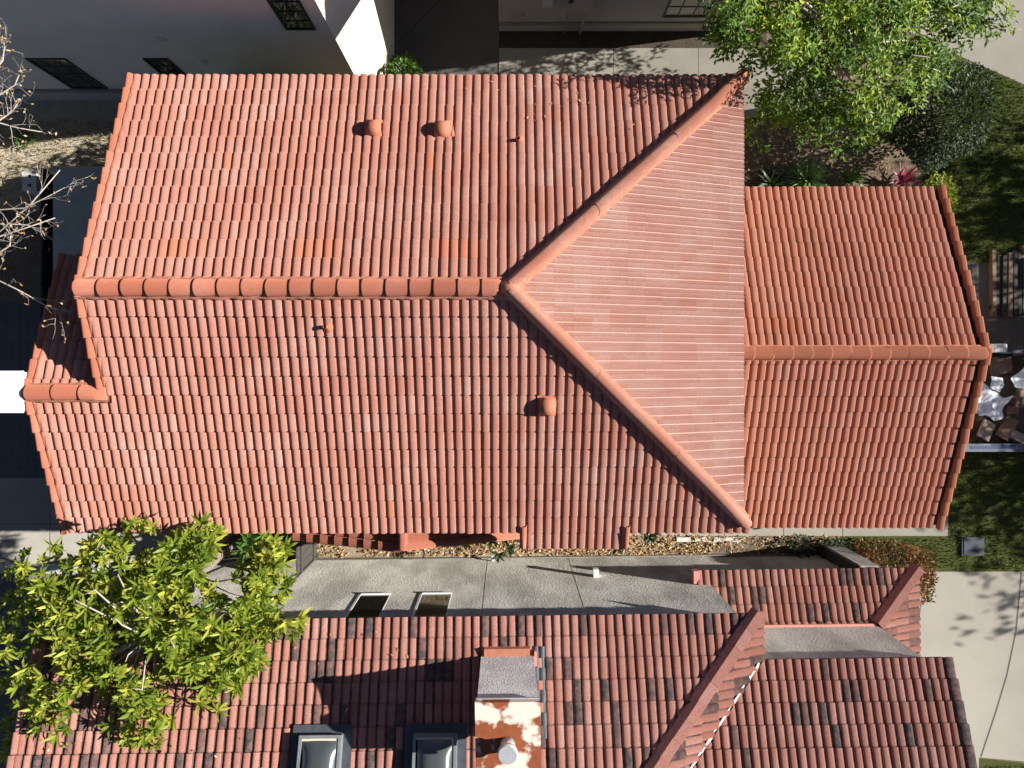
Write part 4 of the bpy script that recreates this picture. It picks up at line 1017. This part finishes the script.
shade_tree(24.5, -4.9, 7.0, 1.5, 60, 'sparse shade tree beyond the right edge, level with the driveway')

# ------------------------------------------------------------------ ground cover
m = MB()
def litter(x0, x1, y0, y1, n, zb=.01):
    for _ in range(n):
        x, y = ru(x0,x1), ru(y0,y1)
        if noise.noise(V((x*1.3, y*2, 4))) < -.35+.0: continue
        small_leaf(m, V((x,y,zb+ru(.0,.05))), V((ru(-1,1), ru(-1,1), ru(-.25,.35))), ru(.06,.12), ru(.035,.06), random.random())
litter(-5.1, 5.6, -5.15, -4.62, 2600); litter(-5.1, -1.5, -4.62, -4.1, 200); litter(4.3, 6.5, -4.8, -4.6, 90, .09); litter(5.0, 9.0, -5.15, -4.65, 260, .02); litter(-.5, 6, -4.6, -4.45, 60, .035)
tag(m.build('leaf_litter', M['litter']), 'dry brown leaves lying in the alley', 'fallen leaves', kind='stuff')
m = MB()
def blades(x0, x1, y0, y1, n, hgt, keep=None):
    for _ in range(n):
        x, y = ru(x0,x1), ru(y0,y1)
        if keep and not keep(x, y): continue
        nn = noise.noise(V((x*.9, y*.9, 1))); d = V((ru(-1,1), ru(-1,1), ru(.3,1.4)))
        small_leaf(m, V((x,y,.0)), d, hgt*ru(.6,1.3)*(1+.5*nn), ru(.015,.03), min(1, max(0, .45+nn*.5+ru(-.3,.3))))
blades(11.1, 15, 2.8, 8.2, 15000, .11, lambda x, y: y < 8.3-(x-12.35)*.45 and x > 11.1+.12*max(0, y-4.5))
blades(9.0, 15, -5.52, -2.25, 9000, .10, lambda x, y: x > 11.95 or y < -4.68)
blades(12.9, 15, -12, -10.85, 1200, .10)
tag(m.build('grass', M['grassblade']), 'short green grass on the lawns at the right', 'grass', kind='stuff')
m = MB()
blades(-15, -7.6, 4.25, 6.6, 5200, .16)
tag(m.build('dry_grass', M['dryblade']), 'bleached dry grass on the verge beside the lean-to', 'dry grass', kind='stuff')
m = MB()
litter(4.6, 10.4, 4.0, 7.0, 900); 
for _ in range(150):
    if random.random() < .6:
        x, y = ru(-9, -1), ru(-7.5, -5.1); z = z2(y) + ru(.03,.07)
    else:
        x, y = ru(-1, 4.2), ru(4.6, 5.8); z = zup(y) + ru(.03,.07)
        if x > 4.755*(y-YR)/(YU-YR) - .3: continue
    small_leaf(m, V((x,y,z)), V((ru(-1,1), ru(-1,1), ru(-.2,.2))), ru(.05,.09), ru(.02,.04), random.random())
tag(m.build('bed_litter', M['litter']), 'dry leaves scattered over the planting bed and the nearby roofs', 'fallen leaves', kind='stuff')

# ------------------------------------------------------------------ light, sky, camera
sd = V((1, .13, .55)).normalized()
el, az = math.asin(sd.z), math.atan2(sd.x, sd.y)
sun = bpy.data.lights.new('sun', 'SUN'); sun.energy = 5.0; sun.angle = math.radians(.5); sun.color = (1, .95, .88)
so = bpy.data.objects.new('sun', sun); COL.objects.link(so); so.location = (30, 4, 25); so.rotation_euler = (-sd).to_track_quat('-Z', 'Y').to_euler()
wd = bpy.data.worlds.new('World'); sc.world = wd; wd.use_nodes = True
nt = wd.node_tree; bg = nt.nodes['Background']
sky = nt.nodes.new('ShaderNodeTexSky'); sky.sky_type = 'NISHITA'; sky.sun_disc = False; sky.air_density = .45; sky.dust_density = .8; sky.ozone_density = 0.0; sky.altitude = 1500; sky.sun_elevation = el; sky.sun_rotation = az
nt.links.new(sky.outputs[0], bg.inputs[0]); bg.inputs[1].default_value = .055
cam = bpy.data.cameras.new('camera'); cam.sensor_width = 36; cam.lens = F/1024*36; cam.clip_end = 500; cam.clip_start = .1
cam.shift_x = 4/1024; cam.shift_y = -19/1024
co = bpy.data.objects.new('camera', cam); COL.objects.link(co); co.location = (0, 0, CZ); sc.camera = co
sc.view_settings.view_transform = 'Standard'; sc.view_settings.look = 'None'; sc.view_settings.exposure = 1.15; sc.view_settings.gamma = 1
